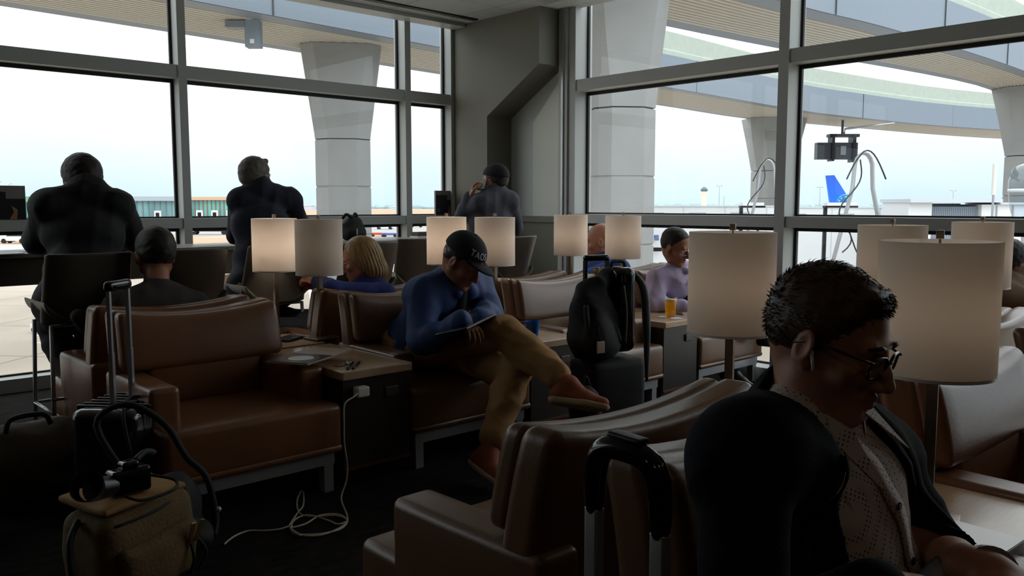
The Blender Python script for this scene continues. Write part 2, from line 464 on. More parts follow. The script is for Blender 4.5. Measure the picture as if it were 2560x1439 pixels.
def head_sdf(bald=False, fem=0.0, age=0.0):
    s = Sdf(); w = 1 - 0.05 * fem
    s.ell((0, -0.018, 0.036), (0.076 * w, 0.098, 0.086), k=0.02)
    s.ell((0, 0.02, -0.03), (0.064 * w, 0.07, 0.085), k=0.03)
    s.ell((0, -0.055, 0.0), (0.06, 0.05, 0.06), k=0.03)
    s.cap((-0.052 * w, -0.005, -0.06), (-0.02, 0.062, -0.098), 0.018, 0.016, k=0.025)
    s.cap((0.052 * w, -0.005, -0.06), (0.02, 0.062, -0.098), 0.018, 0.016, k=0.025)
    s.cap((-0.012, 0.076, -0.104), (0.012, 0.076, -0.104), 0.0185, k=0.02)
    s.cap((-0.034, 0.074, 0.02), (0.034, 0.074, 0.02), 0.0125, k=0.014)        # brow
    s.ell((-0.046, 0.056, -0.028), (0.02, 0.018, 0.016), k=0.02); s.ell((0.046, 0.056, -0.028), (0.02, 0.018, 0.016), k=0.02)
    s.ell((0, 0.07, -0.07), (0.03, 0.022, 0.024), k=0.015)                     # muzzle
    for x in (-1, 1):
        s.minus((x * 0.032, 0.101, -0.002), (0.021, 0.022, 0.0145), k=0.01)
    for x in (-1, 1):
        s.ell((x * 0.032, 0.0705, -0.003), (0.0145, 0.0135, 0.012), k=0.003)
    s.chain([(0, 0.084, 0.012), (0, 0.099, -0.018), (0, 0.110, -0.036)], [0.0085, 0.0105, 0.0125], k=0.01)
    for x in (-1, 1): s.ell((x * 0.0125, 0.0975, -0.042), (0.009, 0.012, 0.0085), k=0.006)
    s.chain([(-0.023, 0.082, -0.0665), (0, 0.0945, -0.0625), (0.023, 0.082, -0.0665)], [0.0045, 0.0068, 0.0045], k=0.004)
    s.chain([(-0.02, 0.082, -0.0735), (0, 0.0925, -0.077), (0.02, 0.082, -0.0735)], [0.0045, 0.0075, 0.0045], k=0.004)
    for x in (-1, 1):
        Re = np.array(rotm(math.radians(-12), 0, x * math.radians(-22)))
        s.ell((x * 0.079 * w, -0.012, -0.008), (0.0075, 0.0195, 0.032), R=Re, k=0.006)
        s.minus((x * 0.088 * w, -0.008, -0.004), (0.0055, 0.012, 0.02), R=Re, k=0.004)
        s.ell((x * 0.077 * w, -0.002, -0.034), (0.007, 0.009, 0.01), k=0.005)
    return s

def xform(V, R, t): return V @ np.array(R).T + A(t)

def hand_mesh(wrist, d, nrm, side=1, curl=0.5, h=0.003, sc=1.0, spread=0.05, point=False):
    """d: direction of the fingers, nrm: back-of-hand normal, side: +1 right hand"""
    y = unit(d); z = unit(A(nrm) - y * (A(nrm) @ y)); x = np.cross(y, z)
    R = np.stack([x, y, z], 1); s = Sdf()
    t = -side                       # thumb side in local x for a right hand palm down
    s.cap((0, -0.035, 0), (0, 0.0, 0), 0.026, 0.027, k=0.02)
    s.ell((0, 0.045, 0), (0.041, 0.05, 0.0145), k=0.02)
    s.cap((-0.026, 0.078, 0.002), (0.026, 0.078, 0.002), 0.0105, k=0.012)
    s.ell((t * 0.026, 0.022, -0.008), (0.017, 0.03, 0.014), k=0.015)
    L = [0.070, 0.078, 0.073, 0.058]
    for i in range(4):
        bx = t * (0.030 - 0.020 * i); p = A((bx, 0.082 - 0.003 * abs(i - 1), 0.002)); a = 0.15 + 0.45 * curl
        for j, fr in enumerate((0.45, 0.31, 0.24)):
            c = curl * (0.0 if (point and i == 0) else 1)
            q = p + L[i] * fr * A((t * spread * (1.5 - i), math.cos(a), -math.sin(a)))
            s.cap(p, q, 0.0092 - 0.0008 * j, 0.0086 - 0.0008 * j, k=0.004); p = q; a += 0.95 * c + 0.08
    p0 = A((t * 0.030, 0.012, -0.008)); p1 = p0 + A((t * 0.028, 0.03, -0.012)); p2 = p1 + A((t * 0.010, 0.030, -0.010 - 0.01 * curl)); p3 = p2 + A((-t * 0.002, 0.024, -0.006 - 0.006 * curl))
    s.chain([p0, p1, p2, p3], [0.014, 0.0115, 0.0105, 0.009], k=0.008)
    V, Fc = s.mesh(h)
    return xform(V * sc, R, wrist), Fc

class Person:
    """J holds joints in metres in the person's own frame"""
    def __init__(s, name_label, hip, rz, J, skin_m, build=1.0, head_yaw=0, head_pitch=0, head_roll=0, head_sc=1.0, h=0.009, hh=0.0035, hands=(None, None), fem=0.0, hand_h=0.0035):
        s.J = {k: A(v) for k, v in J.items()}; J = s.J; s.b = build; s.hip = hip; s.rz = rz
        s.HR = np.array(Euler((math.radians(head_pitch), math.radians(head_roll), math.radians(head_yaw)), 'ZXY' if False else 'XYZ').to_matrix())
        # yaw about z after pitch about x
        s.HR = np.array(Matrix.Rotation(math.radians(head_yaw), 3, 'Z') @ Matrix.Rotation(math.radians(head_pitch), 3, 'X') @ Matrix.Rotation(math.radians(head_roll), 3, 'Y'))
        s.hsc = head_sc
        H = head_sdf(fem=fem)
        nb = s.inv(J['N']); H.cap((0, -0.028, -0.055), nb + A((0, 0, 0.0)), 0.052 - 0.010 * fem, 0.056 - 0.008 * fem, k=0.03)
        V, Fc = H.mesh(hh); parts = [(s.tohead(V), Fc)]
        body = Sdf(); s.torso(body, -0.012); s.arms(body, -0.006, 1.0); s.legs(body, -0.008)
        parts.append(body.mesh(h * 1.4))
        for i, k in enumerate(('R', 'L')):
            if hands[i] is not None:
                hd = hands[i]; side = 1 if k == 'R' else -1
                parts.append(hand_mesh(J['W' + k], hd[0], hd[1], side, hd[2], h=hand_h, sc=hd[3] if len(hd) > 3 else 1.0))
        s.o = skin('person', parts, skin_m, loc=hip, rz=rz)
        tag(s.o, name_label, 'person')
    def inv(s, p): return (np.array(s.HR).T @ (A(p) - s.J['H'])) / s.hsc
    def tohead(s, V): return xform(V * s.hsc, s.HR, s.J['H'])
    def basis(s):
        J = s.J; up = unit(J['N'] - A((0, 0, 0))); x = unit(J['SR'] - J['SL']); y = unit(np.cross(up, x)); x = np.cross(y, up)
        return np.stack([x, y, up], 1)
    def torso(s, S, g=0.0, waist=True):
        J = s.J; b = s.b; R = s.basis(); hip = A((0, 0, 0)); Nk = J['N']; bw = R[:, 1]
        S.cap(J['HR'] * 0.8, J['HL'] * 0.8, 0.125 * b + g, k=0.05)
        S.ell(lerp(hip, Nk, 0.28) + bw * 0.012 * b, (0.15 * b + g, 0.12 * b ** 1.5 + g, 0.15), R=R, k=0.06)
        S.ell(lerp(hip, Nk, 0.62), (0.160 * b + g, 0.108 * b + g, 0.175), R=R, k=0.05)
        for k in 'RL':
            S.cap(J['S' + k] - bw * 0.01, lerp(J['S' + k], Nk, 0.5) - A((0, 0, 0.035)), 0.058 * b + g, 0.07 * b + g, k=0.04)
            S.cap(lerp(J['S' + k], Nk, 0.25) - bw * 0.012 - A((0, 0, 0.012)), Nk + (J['H'] - Nk) * 0.02 - bw * 0.008, 0.040 * b + g, 0.038 + g, k=0.035)
    def arms(s, S, g=0.0, end=1.0, only=None):
        J = s.J; b = s.b
        for k in (only or 'RL'):
            S.cap(J['S' + k], J['E' + k], 0.052 * b + g, 0.041 * b + g, k=0.025)
            w = lerp(J['E' + k], J['W' + k], end)
            m = lerp(J['E' + k], w, 0.35)
            S.cap(J['E' + k], m, 0.040 * b + g, 0.041 * b + g, k=0.02); S.cap(m, w, 0.041 * b + g, 0.028 + g, k=0.02)
    def legs(s, S, g=0.0, end=1.0):
        J = s.J; b = s.b
        for k in 'RL':
            S.cap(J['H' + k], J['K' + k], 0.088 * b + g, 0.060 * b + g, k=0.03)
            w = lerp(J['K' + k], J['A' + k], end); m = lerp(J['K' + k], w, 0.3)
            S.cap(J['K' + k], m, 0.058 * b + g, 0.058 * b + g, k=0.02); S.cap(m, w, 0.058 * b + g, 0.040 + g, k=0.02)
    def top(s, name, m, g=0.012, end=0.97, h=0.009, fold=0.004, seed=1, collar=None, hood=False, fs=22, label=None, extra=None, cutneck=True, open_front=False, flare=0.014, upto=0.0):
        S = Sdf(); s.torso(S, g + 0.004); s.arms(S, g, end)
        J = s.J
        if end > 0.7:
            for k in 'RL':
                e = lerp(J['E' + k], J['W' + k], end); S.cap(lerp(J['E' + k], e, 0.75), e, 0.036 + g, 0.034 + g + flare * 0.3, k=0.01)
        if collar:
            n = J['N']; d = unit(J['H'] - n)
            S.cap(n - d * 0.02, n + d * collar, 0.07 + g * 0.5, 0.066 + g * 0.4, k=0.02)
        if extra: extra(S)
        if end < 0.99:
            pass
        parts = [S.mesh(h, fold=fold, fs=fs, seed=seed)]
        return skin(name, parts, m, parent=s.o, label=label)
    def collar_band(s, m, r=0.07, ht=0.045, drop=0.0, gap=20, flare=0.01, points=0.05, parent=None, name='collar', fwd=0.01):
        B = s.basis(); x, f = B[:, 0], B[:, 1]; n = s.J['N']; nd = unit(s.J['H'] - n + f * -0.02); vs = []; fs = []; K = 28
        for i in range(K + 1):
            a = math.radians(90 + gap + (360 - 2 * gap) * i / K); up = n + nd * (0.035 + drop - 0.045 * max(0, math.sin(a)) ** 2) + (x * math.cos(a) + f * math.sin(a)) * r + f * fwd
            o_ = unit(x * math.cos(a) + f * math.sin(a)); e = points * max(0, math.sin(a)) ** 3
            lo = up - nd * (ht + e) + o_ * (flare + e * 0.5)
            vs += [up, lo, lo - o_ * 0.003, up - o_ * 0.003]
        for i in range(K):
            for k in range(4): fs.append((i * 4 + k, i * 4 + (k + 1) % 4, (i + 1) * 4 + (k + 1) % 4, (i + 1) * 4 + k))
        return MB().add(vs, fs).build(name, m, parent=parent or s.o, sc=1.0, smooth=True, sharp=60)
    def pants(s, m, g=0.012, end=0.95, h=0.009, fold=0.005, seed=3, label=None, name='trousers'):
        S = Sdf(); J = s.J
        S.cap(J['HR'] * 0.8, J['HL'] * 0.8, 0.128 * s.b + g, k=0.04); S.ell(J['N'] * 0.12, (0.145 * s.b + g, 0.12 * s.b + g, 0.09), k=0.04)
        s.legs(S, g, end)
        for k in 'RL':
            e = lerp(J['K' + k], J['A' + k], end); S.cap(lerp(J['K' + k], e, 0.5), e, 0.058 * s.b + g, 0.054 + g * 0.6, k=0.02)
            S.plane(e + unit(e - J['K' + k]) * 0.01, unit(e - J['K' + k])) if False else None
        return skin(name, [S.mesh(h, fold=fold, fs=24, seed=seed)], m, parent=s.o, label=label)
    def shoes(s, m, sole_m=None, h=0.006, name='shoe'):
        J = s.J
        for k in 'RL':
            a = J['A' + k]; t = J['T' + k]; d = unit(t - a); kn = unit(J['K' + k] - a); dn = -unit(kn - d * (kn @ d)) if abs(kn @ d) < 0.95 else A((0, 0, -1))
            x = np.cross(d, -dn); S = Sdf()
            heel = a + dn * 0.055 - d * 0.035; ball = a + dn * 0.062 + d * 0.10; toe = a + dn * 0.066 + d * 0.175
            S.cap(a + d * 0.0, a + dn * 0.04 - d * 0.02, 0.044, 0.042, k=0.02); S.cap(a + dn * 0.01 + d * 0.02, ball, 0.042, 0.034, k=0.03)
            S.cap(heel, ball, 0.034, 0.038, k=0.02); S.cap(ball, toe, 0.038, 0.027, k=0.02); S.cap(a + d * -0.012 + dn * 0.01, a + d * -0.02 + dn * 0.05, 0.041, 0.040, k=0.02)
            bot = a + dn * 0.085
            S.plane(bot, dn)
            o = skin(name, [S.mesh(h)], m, parent=s.o)
            if sole_m:
                lb = MB()
                for q_ in (0.045, 0.066, 0.087):
                    c_ = a + d * q_ + dn * (0.018 + (q_ - 0.045) * 0.28); lb.tube([c_ - x * 0.022 + dn * 0.010, c_ - dn * 0.004, c_ + x * 0.022 + dn * 0.010], 0.0028, 6)
                c_ = a + d * 0.036 - dn * -0.006
                for e_ in (-1, 1): lb.tube([c_, c_ + x * e_ * 0.016 - dn * 0.012, c_ + x * e_ * 0.03 + dn * 0.004, c_ + x * e_ * 0.02 + dn * 0.012], 0.0024, 6)
                lb.build('laces', MATS['cream_sole'], o, sc=1.0, smooth=True)
                Q = Sdf(); Q.cap(heel + dn * 0.012, ball + dn * 0.008, 0.041, 0.046, k=0.02); Q.cap(ball + dn * 0.008, toe + dn * 0.006, 0.046, 0.034, k=0.02)
                Q.plane(a + dn * 0.100, dn); Q.plane(a + dn * 0.076, -dn)
                so = skin('sole', [Q.mesh(h * 0.8)], sole_m, parent=o, label='pale sole')
    def hair(s, m, thick=0.011, hair_line=0.055, side=-0.01, nape=-0.035, h=0.0042, fold=0.0011, extra=None, cuts=None, strands=0, slen=0.022, name='hair', seed=5, label=None):
        S = Sdf(); S.ell((0, -0.018, 0.036), (0.076 + thick, 0.098 + thick, 0.086 + thick), k=0.02)
        S.ell((0, -0.052, 0.0), (0.061 + thick * 0.8, 0.052 + thick * 0.8, 0.06 + thick * 0.4), k=0.02)
        if extra: extra(S)
        # keep hair behind the face plane, above the sides
        S.plane((0, hair_line, 0.06), (0, 1.0, -0.75), k=0.012)
        S.plane((0, -0.01, side), (0, 0.62, -0.78), k=0.01)
        S.plane((0, 0, nape), (0, 0.1, -1), k=0.01)
        if cuts:
            for c in cuts: S.plane(*c)
        V, Fc = S.mesh(h, fold=fold, fs=150, seed=seed)
        parts = [(s.tohead(V), Fc)]
        if strands:
            rg = random.Random(seed); vs = []; fs = []; n0 = 0
            cen = A((0, -0.02, 0.02))
            ids = [rg.randrange(len(V)) for _ in range(strands)]
            for i in ids:
                p = V[i]; nrm = unit(p - cen)
                if p[2] < nape + 0.03: continue
                comb = A((0.25 * rg.uniform(-1, 1), 0.55, 0.05)); comb = comb - nrm * (comb @ nrm)
                d = unit(nrm * rg.uniform(0.05, 0.45) + comb * 1.4 + A([rg.uniform(-.35, .35) for _ in range(3)]))
                ln = slen * rg.uniform(0.4, 1.1); wv = unit(np.cross(d, nrm + A((0.01, 0.02, 0)))) * 0.0009; base = p - nrm * 0.003
                q1 = base + d * ln * 0.55; q2 = base + (d * 0.8 + comb * 0.5 - nrm * 0.05) * ln
                w2 = np.cross(d, wv)
                for wd in (wv, w2):
                    vs += [base - wd, base + wd, q1 + wd * 0.8, q1 - wd * 0.8, q2 + wd * 0.15, q2 - wd * 0.15]
                    fs += [(n0, n0 + 1, n0 + 2, n0 + 3), (n0 + 3, n0 + 2, n0 + 4, n0 + 5)]; n0 += 6
            parts.append((s.tohead(np.array(vs)), np.array(fs)))
        return skin(name, parts, m, parent=s.o, label=label)
    def hmb(s, mb, name, m, smooth=True, label=None, parent=None):
        """a mesh in head coordinates"""
        mb.v = [tuple(q) for q in s.tohead(np.array(mb.v))]
        return mb.build(name, m, parent=parent or s.o, smooth=smooth, sc=1.0, label=label)
    def glasses(s, m, lens_m=None, r=0.024, hh=0.018, w=0.0022):
        mb = MB()
        for x in (-1, 1):
            pts = []
            for i in range(25):
                t = 2 * math.pi * i / 24; cx_ = math.copysign(abs(math.cos(t)) ** 0.5, math.cos(t)); cz = math.copysign(abs(math.sin(t)) ** 0.55, math.sin(t))
                px = x * 0.033 + r * cx_; pts.append((px, 0.100 - abs(px) * 0.14, -0.006 + hh * cz))
            mb.tube(pts, w, 8)
            mb.tube([(x * (0.033 + r), 0.096, 0.006), (x * 0.074, 0.07, 0.008), (x * 0.081, 0.0, 0.008), (x * 0.080, -0.028, -0.006)], w * 0.9, 6)
        mb.tube([(-0.010, 0.100, 0.0), (0, 0.103, 0.003), (0.010, 0.100, 0.0)], w * 0.9, 6)
        g = s.hmb(mb, 'glasses', m)
        if lens_m:
            for x in (-1, 1):
                lb = MB(); pts = []
                for i in range(24):
                    t = 2 * math.pi * i / 24; cx_ = math.copysign(abs(math.cos(t)) ** 0.5, math.cos(t)); cz = math.copysign(abs(math.sin(t)) ** 0.55, math.sin(t))
                    px = x * 0.033 + r * 0.97 * cx_; pts.append((px, 0.1 - abs(px) * 0.14, -0.006 + hh * 0.97 * cz))
                lb.prism(pts, (0, -0.0006, 0), (0, 0.0006, 0)); s.hmb(lb, 'lens', lens_m, False, parent=g)
        return g

def joints(W, hip, rz, **pts):
    """world points (drawing units) -> metres in the person's frame"""
    c, s_ = math.cos(-rz), math.sin(-rz); o = {}
    for k, p in pts.items():
        d = (Vector(p) - Vector(hip)) * U; o[k] = (d.x * c - d.y * s_, d.x * s_ + d.y * c, d.z)
    return o
def default_joints(lean=0.05, sw=0.19):
    return dict(N=(0, -0.02 + lean, 0.49), H=(0, 0.02 + lean, 0.655), SR=(sw, -0.02 + lean, 0.45), SL=(-sw, -0.02 + lean, 0.45),
                ER=(sw + 0.05, 0.06 + lean, 0.17), EL=(-sw - 0.05, 0.06 + lean, 0.17), WR=(0.13, 0.28, 0.10), WL=(-0.13, 0.28, 0.10),
                HR=(0.095, 0, 0), HL=(-0.095, 0, 0), KR=(0.12, 0.44, 0.03), KL=(-0.12, 0.44, 0.03),
                AR=(0.12, 0.46, -0.38), AL=(-0.12, 0.46, -0.38), TR=(0.14, 0.6, -0.42), TL=(-0.14, 0.6, -0.42))
# ------------------------------------------------------------------ lettering
def text_mesh(name, s, size, m, parent=None, depth=0.004, M=None, bold=0.0):
    cu = bpy.data.curves.new(name, 'FONT'); cu.body = s; cu.size = size; cu.extrude = depth; cu.align_x = 'CENTER'; cu.align_y = 'CENTER'; cu.offset = bold
    t = bpy.data.objects.new(name, cu); C.objects.link(t)
    dg = bpy.context.evaluated_depsgraph_get(); me = bpy.data.meshes.new_from_object(t.evaluated_get(dg))
    bpy.data.objects.remove(t); me.name = name
    if M is not None: me.transform(M)
    me.materials.clear(); me.materials.append(m)
    o = bpy.data.objects.new(name, me); C.objects.link(o)
    if parent: o.parent = parent
    return o

# ------------------------------------------------------------------ room shell
Z_C = 3.2
structure('floor', MB().box(-8, 6.15, -8, 7.25, -0.3, 0), M_carpet)
structure('ceiling', MB().box(-8, 6.0, -8, 7.0, Z_C, Z_C + 0.12), M_ceil)
structure('wall_back', MB().box(-8, 6.15, -8.2, -8, 0, Z_C), M_back)
structure('wall_left', MB().box(-8.2, -8, -8, 7.25, 0, Z_C), M_back)
structure('wall_front', MB().box(-8, -4.13, 7.0, 7.2, 0, Z_C), M_plaster)
structure('wall_right', MB().box(5.95, 6.15, -8, -1.2, 0, Z_C), M_plaster)
structure('trim_1', MB().box(-4.1, 5.6, 6.55, 6.62, Z_C - 0.012, Z_C + 0.01).box(5.2, 5.27, 4.2, 5.5, Z_C - 0.012, Z_C + 0.01), M_gasket)
structure('trim_2', MB().box(-4.1, 5.64, 6.80, 7.0, Z_C - 0.035, Z_C).box(5.55, 5.75, -1.2, 5.6, Z_C - 0.035, Z_C), M_frame)

def bay(n, along, a0, a1, fl, gl, zz, mull0=True, wide=0.075):
    """one window bay. along 'x': wall plane Y=fl (room side) and glass Y=gl"""
    f = MB(); g = MB(); dp0, dp1 = fl, gl + 0.06
    def B(mb, u0, u1, d0, d1, z0, z1):
        if along == 'x': mb.box(u0, u1, d0, d1, z0, z1)
        else: mb.box(d0, d1, u0, u1, z0, z1)
    B(f, a1 - wide / 2, a1 + wide / 2, dp0, dp1, 0, 3.5)
    if mull0: B(f, a0 - wide / 2, a0 + wide / 2, dp0, dp1, 0, 3.5)
    u0, u1 = a0 + wide / 2, a1 - wide / 2
    for z0, z1 in zz: B(f, u0, u1, dp0 + 0.012, dp1, z0, z1)
    B(f, u0, u1, dp0 - 0.02, dp1, 0, 0.10)
    root = f.build('window_%d' % n, M_frame); root['kind'] = 'structure'
    zs = [0.10] + [z for p in zz for z in p] + [3.5]
    for i in range(0, len(zs), 2):
        z0, z1 = zs[i], zs[i + 1]; k = MB(); t = 0.022
        B(k, u0, u0 + t, gl - 0.012, gl + 0.012, z0, z1); B(k, u1 - t, u1, gl - 0.012, gl + 0.012, z0, z1)
        B(k, u0 + t, u1 - t, gl - 0.012, gl + 0.012, z0, z0 + 0.014); B(k, u0 + t, u1 - t, gl - 0.012, gl + 0.012, z1 - 0.03, z1)
        k.build('gasket', M_gasket, root)
        p = MB(); B(p, u0 + t, u1 - t, gl - 0.004, gl + 0.004, z0 + 0.014, z1 - 0.03); p.build('pane', M_glass, root)
    return root
ZL = [(1.18, 1.262), (2.40, 2.505)]; ZR = [(1.20, 1.285), (2.43, 2.535)]
xs = [-4.11, -1.82, 0.52, 2.815, 5.065, 5.645]
for i in range(5): bay(i + 1, 'x', xs[i], xs[i + 1], 7.0, 7.125, ZL, mull0=(i == 0), wide=0.068)
ys = [5.575, 3.395, 1.15, -1.15]
for i in range(3): bay(i + 6, 'y', ys[i + 1], ys[i], 5.92, 6.09, ZR, mull0=(i == 2), wide=0.085)

# boxed-in structural brace in the corner
structure('wall_corner', MB().box(5.98, 6.15, 5.62, 7.25, 0, 3.5), mat('recess_panel', (186, 192, 190), 0.5))
structure('trim_3', MB().prism([(5.65, 7.0, 0), (5.65, 7.0, Z_C), (5.65, 5.74, Z_C), (5.65, 5.74, 2.68), (5.65, 6.48, 2.25), (5.65, 6.48, 0)], (0, 0, 0), (0.34, 0, 0)), M_clad)
structure('trim_4', MB().box(5.93, 5.985, 5.74, 6.48, 1.20, 1.26).box(5.955, 5.985, 5.74, 6.48, 0.0, 1.2), M_clad)
structure('trim_5', MB().box(5.90, 6.0, 5.62, 5.73, 0, Z_C), M_frame)
structure('trim_6', MB().box(5.885, 5.90, 5.66, 5.685, 0.2, 3.1), M_chrome)
# inclined back panel inside the recess
structure('trim_7', MB().prism([(5.94, 5.75, 2.55), (5.94, 6.12, 2.18), (5.94, 6.12, 1.26), (5.94, 5.75, 1.26)], (0, 0, 0), (0.045, 0, 0)), mat('pale_cladding', (206, 208, 200), 0.4))
for i, (x, y) in enumerate(DOWN):
    t = thing('added_ceiling_downlight', 'added unseen downlight in the ceiling behind the seating, %s' % ['nearest the middle', 'over the rear seats', 'over the left aisle', 'near the right wall'][i], 'ceiling light', (x, y, Z_C))
    MB().lathe([(0.075, -0.004), (0.11, -0.008), (0.11, 0.0), (0.075, 0.0)], n=28, closed=True).build('rim', M_white, t, smooth=False)

# ------------------------------------------------------------------ outside: ground
def ground_mat():
    m = mat('apron_concrete', (178, 166, 152), 0.85); t, b = nodes_of(m); Nn = t.nodes.new; Lk = t.links.new
    co = Nn('ShaderNodeTexCoord'); mp_ = Nn('ShaderNodeMapping'); mp_.inputs['Rotation'].default_value = (0, 0, YAW + 0.12)
    Lk(co.outputs['Object'], mp_.inputs[0])
    br = Nn('ShaderNodeTexBrick'); br.offset = 0; br.inputs['Scale'].default_value = 1.0; br.inputs['Brick Width'].default_value = 7.6; br.inputs['Row Height'].default_value = 7.6
    br.inputs['Mortar Size'].default_value = 0.06; br.inputs['Color1'].default_value = srgb(168, 158, 146); br.inputs['Color2'].default_value = srgb(160, 149, 137); br.inputs['Mortar'].default_value = srgb(124, 114, 104)
    Lk(mp_.outputs[0], br.inputs['Vector'])
    n = Nn('ShaderNodeTexNoise'); n.inputs['Scale'].default_value = 0.12; n.inputs['Detail'].default_value = 8; Lk(mp_.outputs[0], n.inputs['Vector'])
    r = Nn('ShaderNodeValToRGB'); r.color_ramp.elements[0].position = 0.35; r.color_ramp.elements[0].color = (0.78, 0.76, 0.72, 1); r.color_ramp.elements[1].position = 0.65; r.color_ramp.elements[1].color = (1.05, 1.03, 1.0, 1)
    Lk(n.outputs['Fac'], r.inputs['Fac'])
    mx = Nn('ShaderNodeMix'); mx.data_type = 'RGBA'; mx.blend_type = 'MULTIPLY'; mx.inputs[0].default_value = 1.0
    Lk(br.outputs[0], mx.inputs[6]); Lk(r.outputs[0], mx.inputs[7]); Lk(mx.outputs[2], b.inputs['Base Color'])
    return m
ZG = -5.2
structure('ground', MB().box(-1500, 1500, -40, 2500, ZG - 1, ZG), ground_mat())
M_taxi = mat('taxiway_white_concrete', (222, 222, 220), 0.8); M_tan = mat('dry_grass', (170, 140, 112), 0.9, var=0.08, vscale=0.1)
M_asph = mat('grey_asphalt', (150, 148, 146), 0.9)
def strip(name, cy0, cy1, m, dz, x0=-420, x1=300):
    p = [CW(x0 * cy0 / 150, cy0), CW(x1 * cy0 / 150, cy0), CW(x1 * cy1 / 150, cy1), CW(x0 * cy1 / 150, cy1)]
    o = MB().prism(p, (0, 0, ZG), (0, 0, ZG + dz)).build(name, m); o['kind'] = 'structure'
strip('trim_8', 118, 136, M_taxi, 0.02); strip('trim_9', 136, 166, M_tan, 0.03); strip('trim_10', 182, 235, M_asph, 0.02); strip('trim_11', 420, 900, M_tan, 0.05)
M_mark = mat('yellow_paint', (222, 196, 120), 0.7); M_wmark = mat('white_paint', (235, 235, 232), 0.7)
def mark(name, pts, wd, m, label):
    mb = MB()
    for a, b in zip(pts, pts[1:]):
        a = Vector(a); b = Vector(b); n = (b - a).normalized().cross(UP) * wd / 2
        mb.prism([a + n, b + n, b - n, a - n], (0, 0, 0.005), (0, 0, 0.015))
    tag(mb.build('painted_line', m), label, 'road marking', 'painted lines on the apron')
mark('l', [PZ(540, 700, ZG), PZ(680, 748, ZG)], 0.22, M_mark, 'thin yellow line slanting down right across the apron under the counter')
mark('l', [PZ(548, 722, ZG), PZ(590, 716, ZG)], 0.5, M_wmark, 'short white dash on the apron left of the slanting yellow line')
mark('l', [PZ(84, 838, ZG), PZ(140, 842, ZG)], 0.12, M_wmark, 'white line on the apron seen left of the nearest stool legs')
mark('l', [PZ(84, 856, ZG), PZ(140, 860, ZG)], 0.12, M_wmark, 'second white line on the apron just nearer than the one by the tug')
mark('l', [PZ(715, 650, ZG), PZ(770, 700, ZG), PZ(780, 750, ZG)], 0.25, M_wmark, 'white curved line on the apron under the overhead guideway')

# ------------------------------------------------------------------ overhead guideways
M_fascia = mat('guideway_fascia_panel', (128, 140, 154), 0.55); M_soff = mat('guideway_soffit', (196, 194, 186), 0.6); M_conc = mat('column_concrete', (142, 144, 144), 0.75, var=0.05, vscale=0.8, bump=0.1, bscale=12)
M_parapet = mat('parapet_concrete', (178, 188, 178), 0.8, var=0.04, vscale=2); M_joint = mat('joint_line', (70, 72, 76), 0.7)
def cat(P, n=6):
    P = [Vector(p) for p in P]; Q = []
    for i in range(len(P) - 1):
        p0 = P[max(i - 1, 0)]; p1 = P[i]; p2 = P[i + 1]; p3 = P[min(i + 2, len(P) - 1)]
        for k in range(n):
            t = k / n; Q.append(0.5 * ((2 * p1) + (p2 - p0) * t + (2 * p0 - 5 * p1 + 4 * p2 - p3) * t * t + (3 * p1 - p0 - 3 * p2 + p3) * t ** 3))
    Q.append(P[-1]); return Q
def sweep(mb, sts, sec, closed=True):
    """sts: [(origin, lateral)], sec: [(u, z)]"""
    m = len(sec); vs = []; fs = []
    for o, l in sts:
        for u, z in sec: vs.append(o + l * u + UP * z)
    for i in range(len(sts) - 1):
        for k in range(m if closed else m - 1): j = (k + 1) % m; fs.append((i * m + k, i * m + j, (i + 1) * m + j, (i + 1) * m + k))
    if closed: fs += [tuple(reversed(range(m))), tuple(range((len(sts) - 1) * m, len(sts) * m))]
    mb.add(vs, fs)
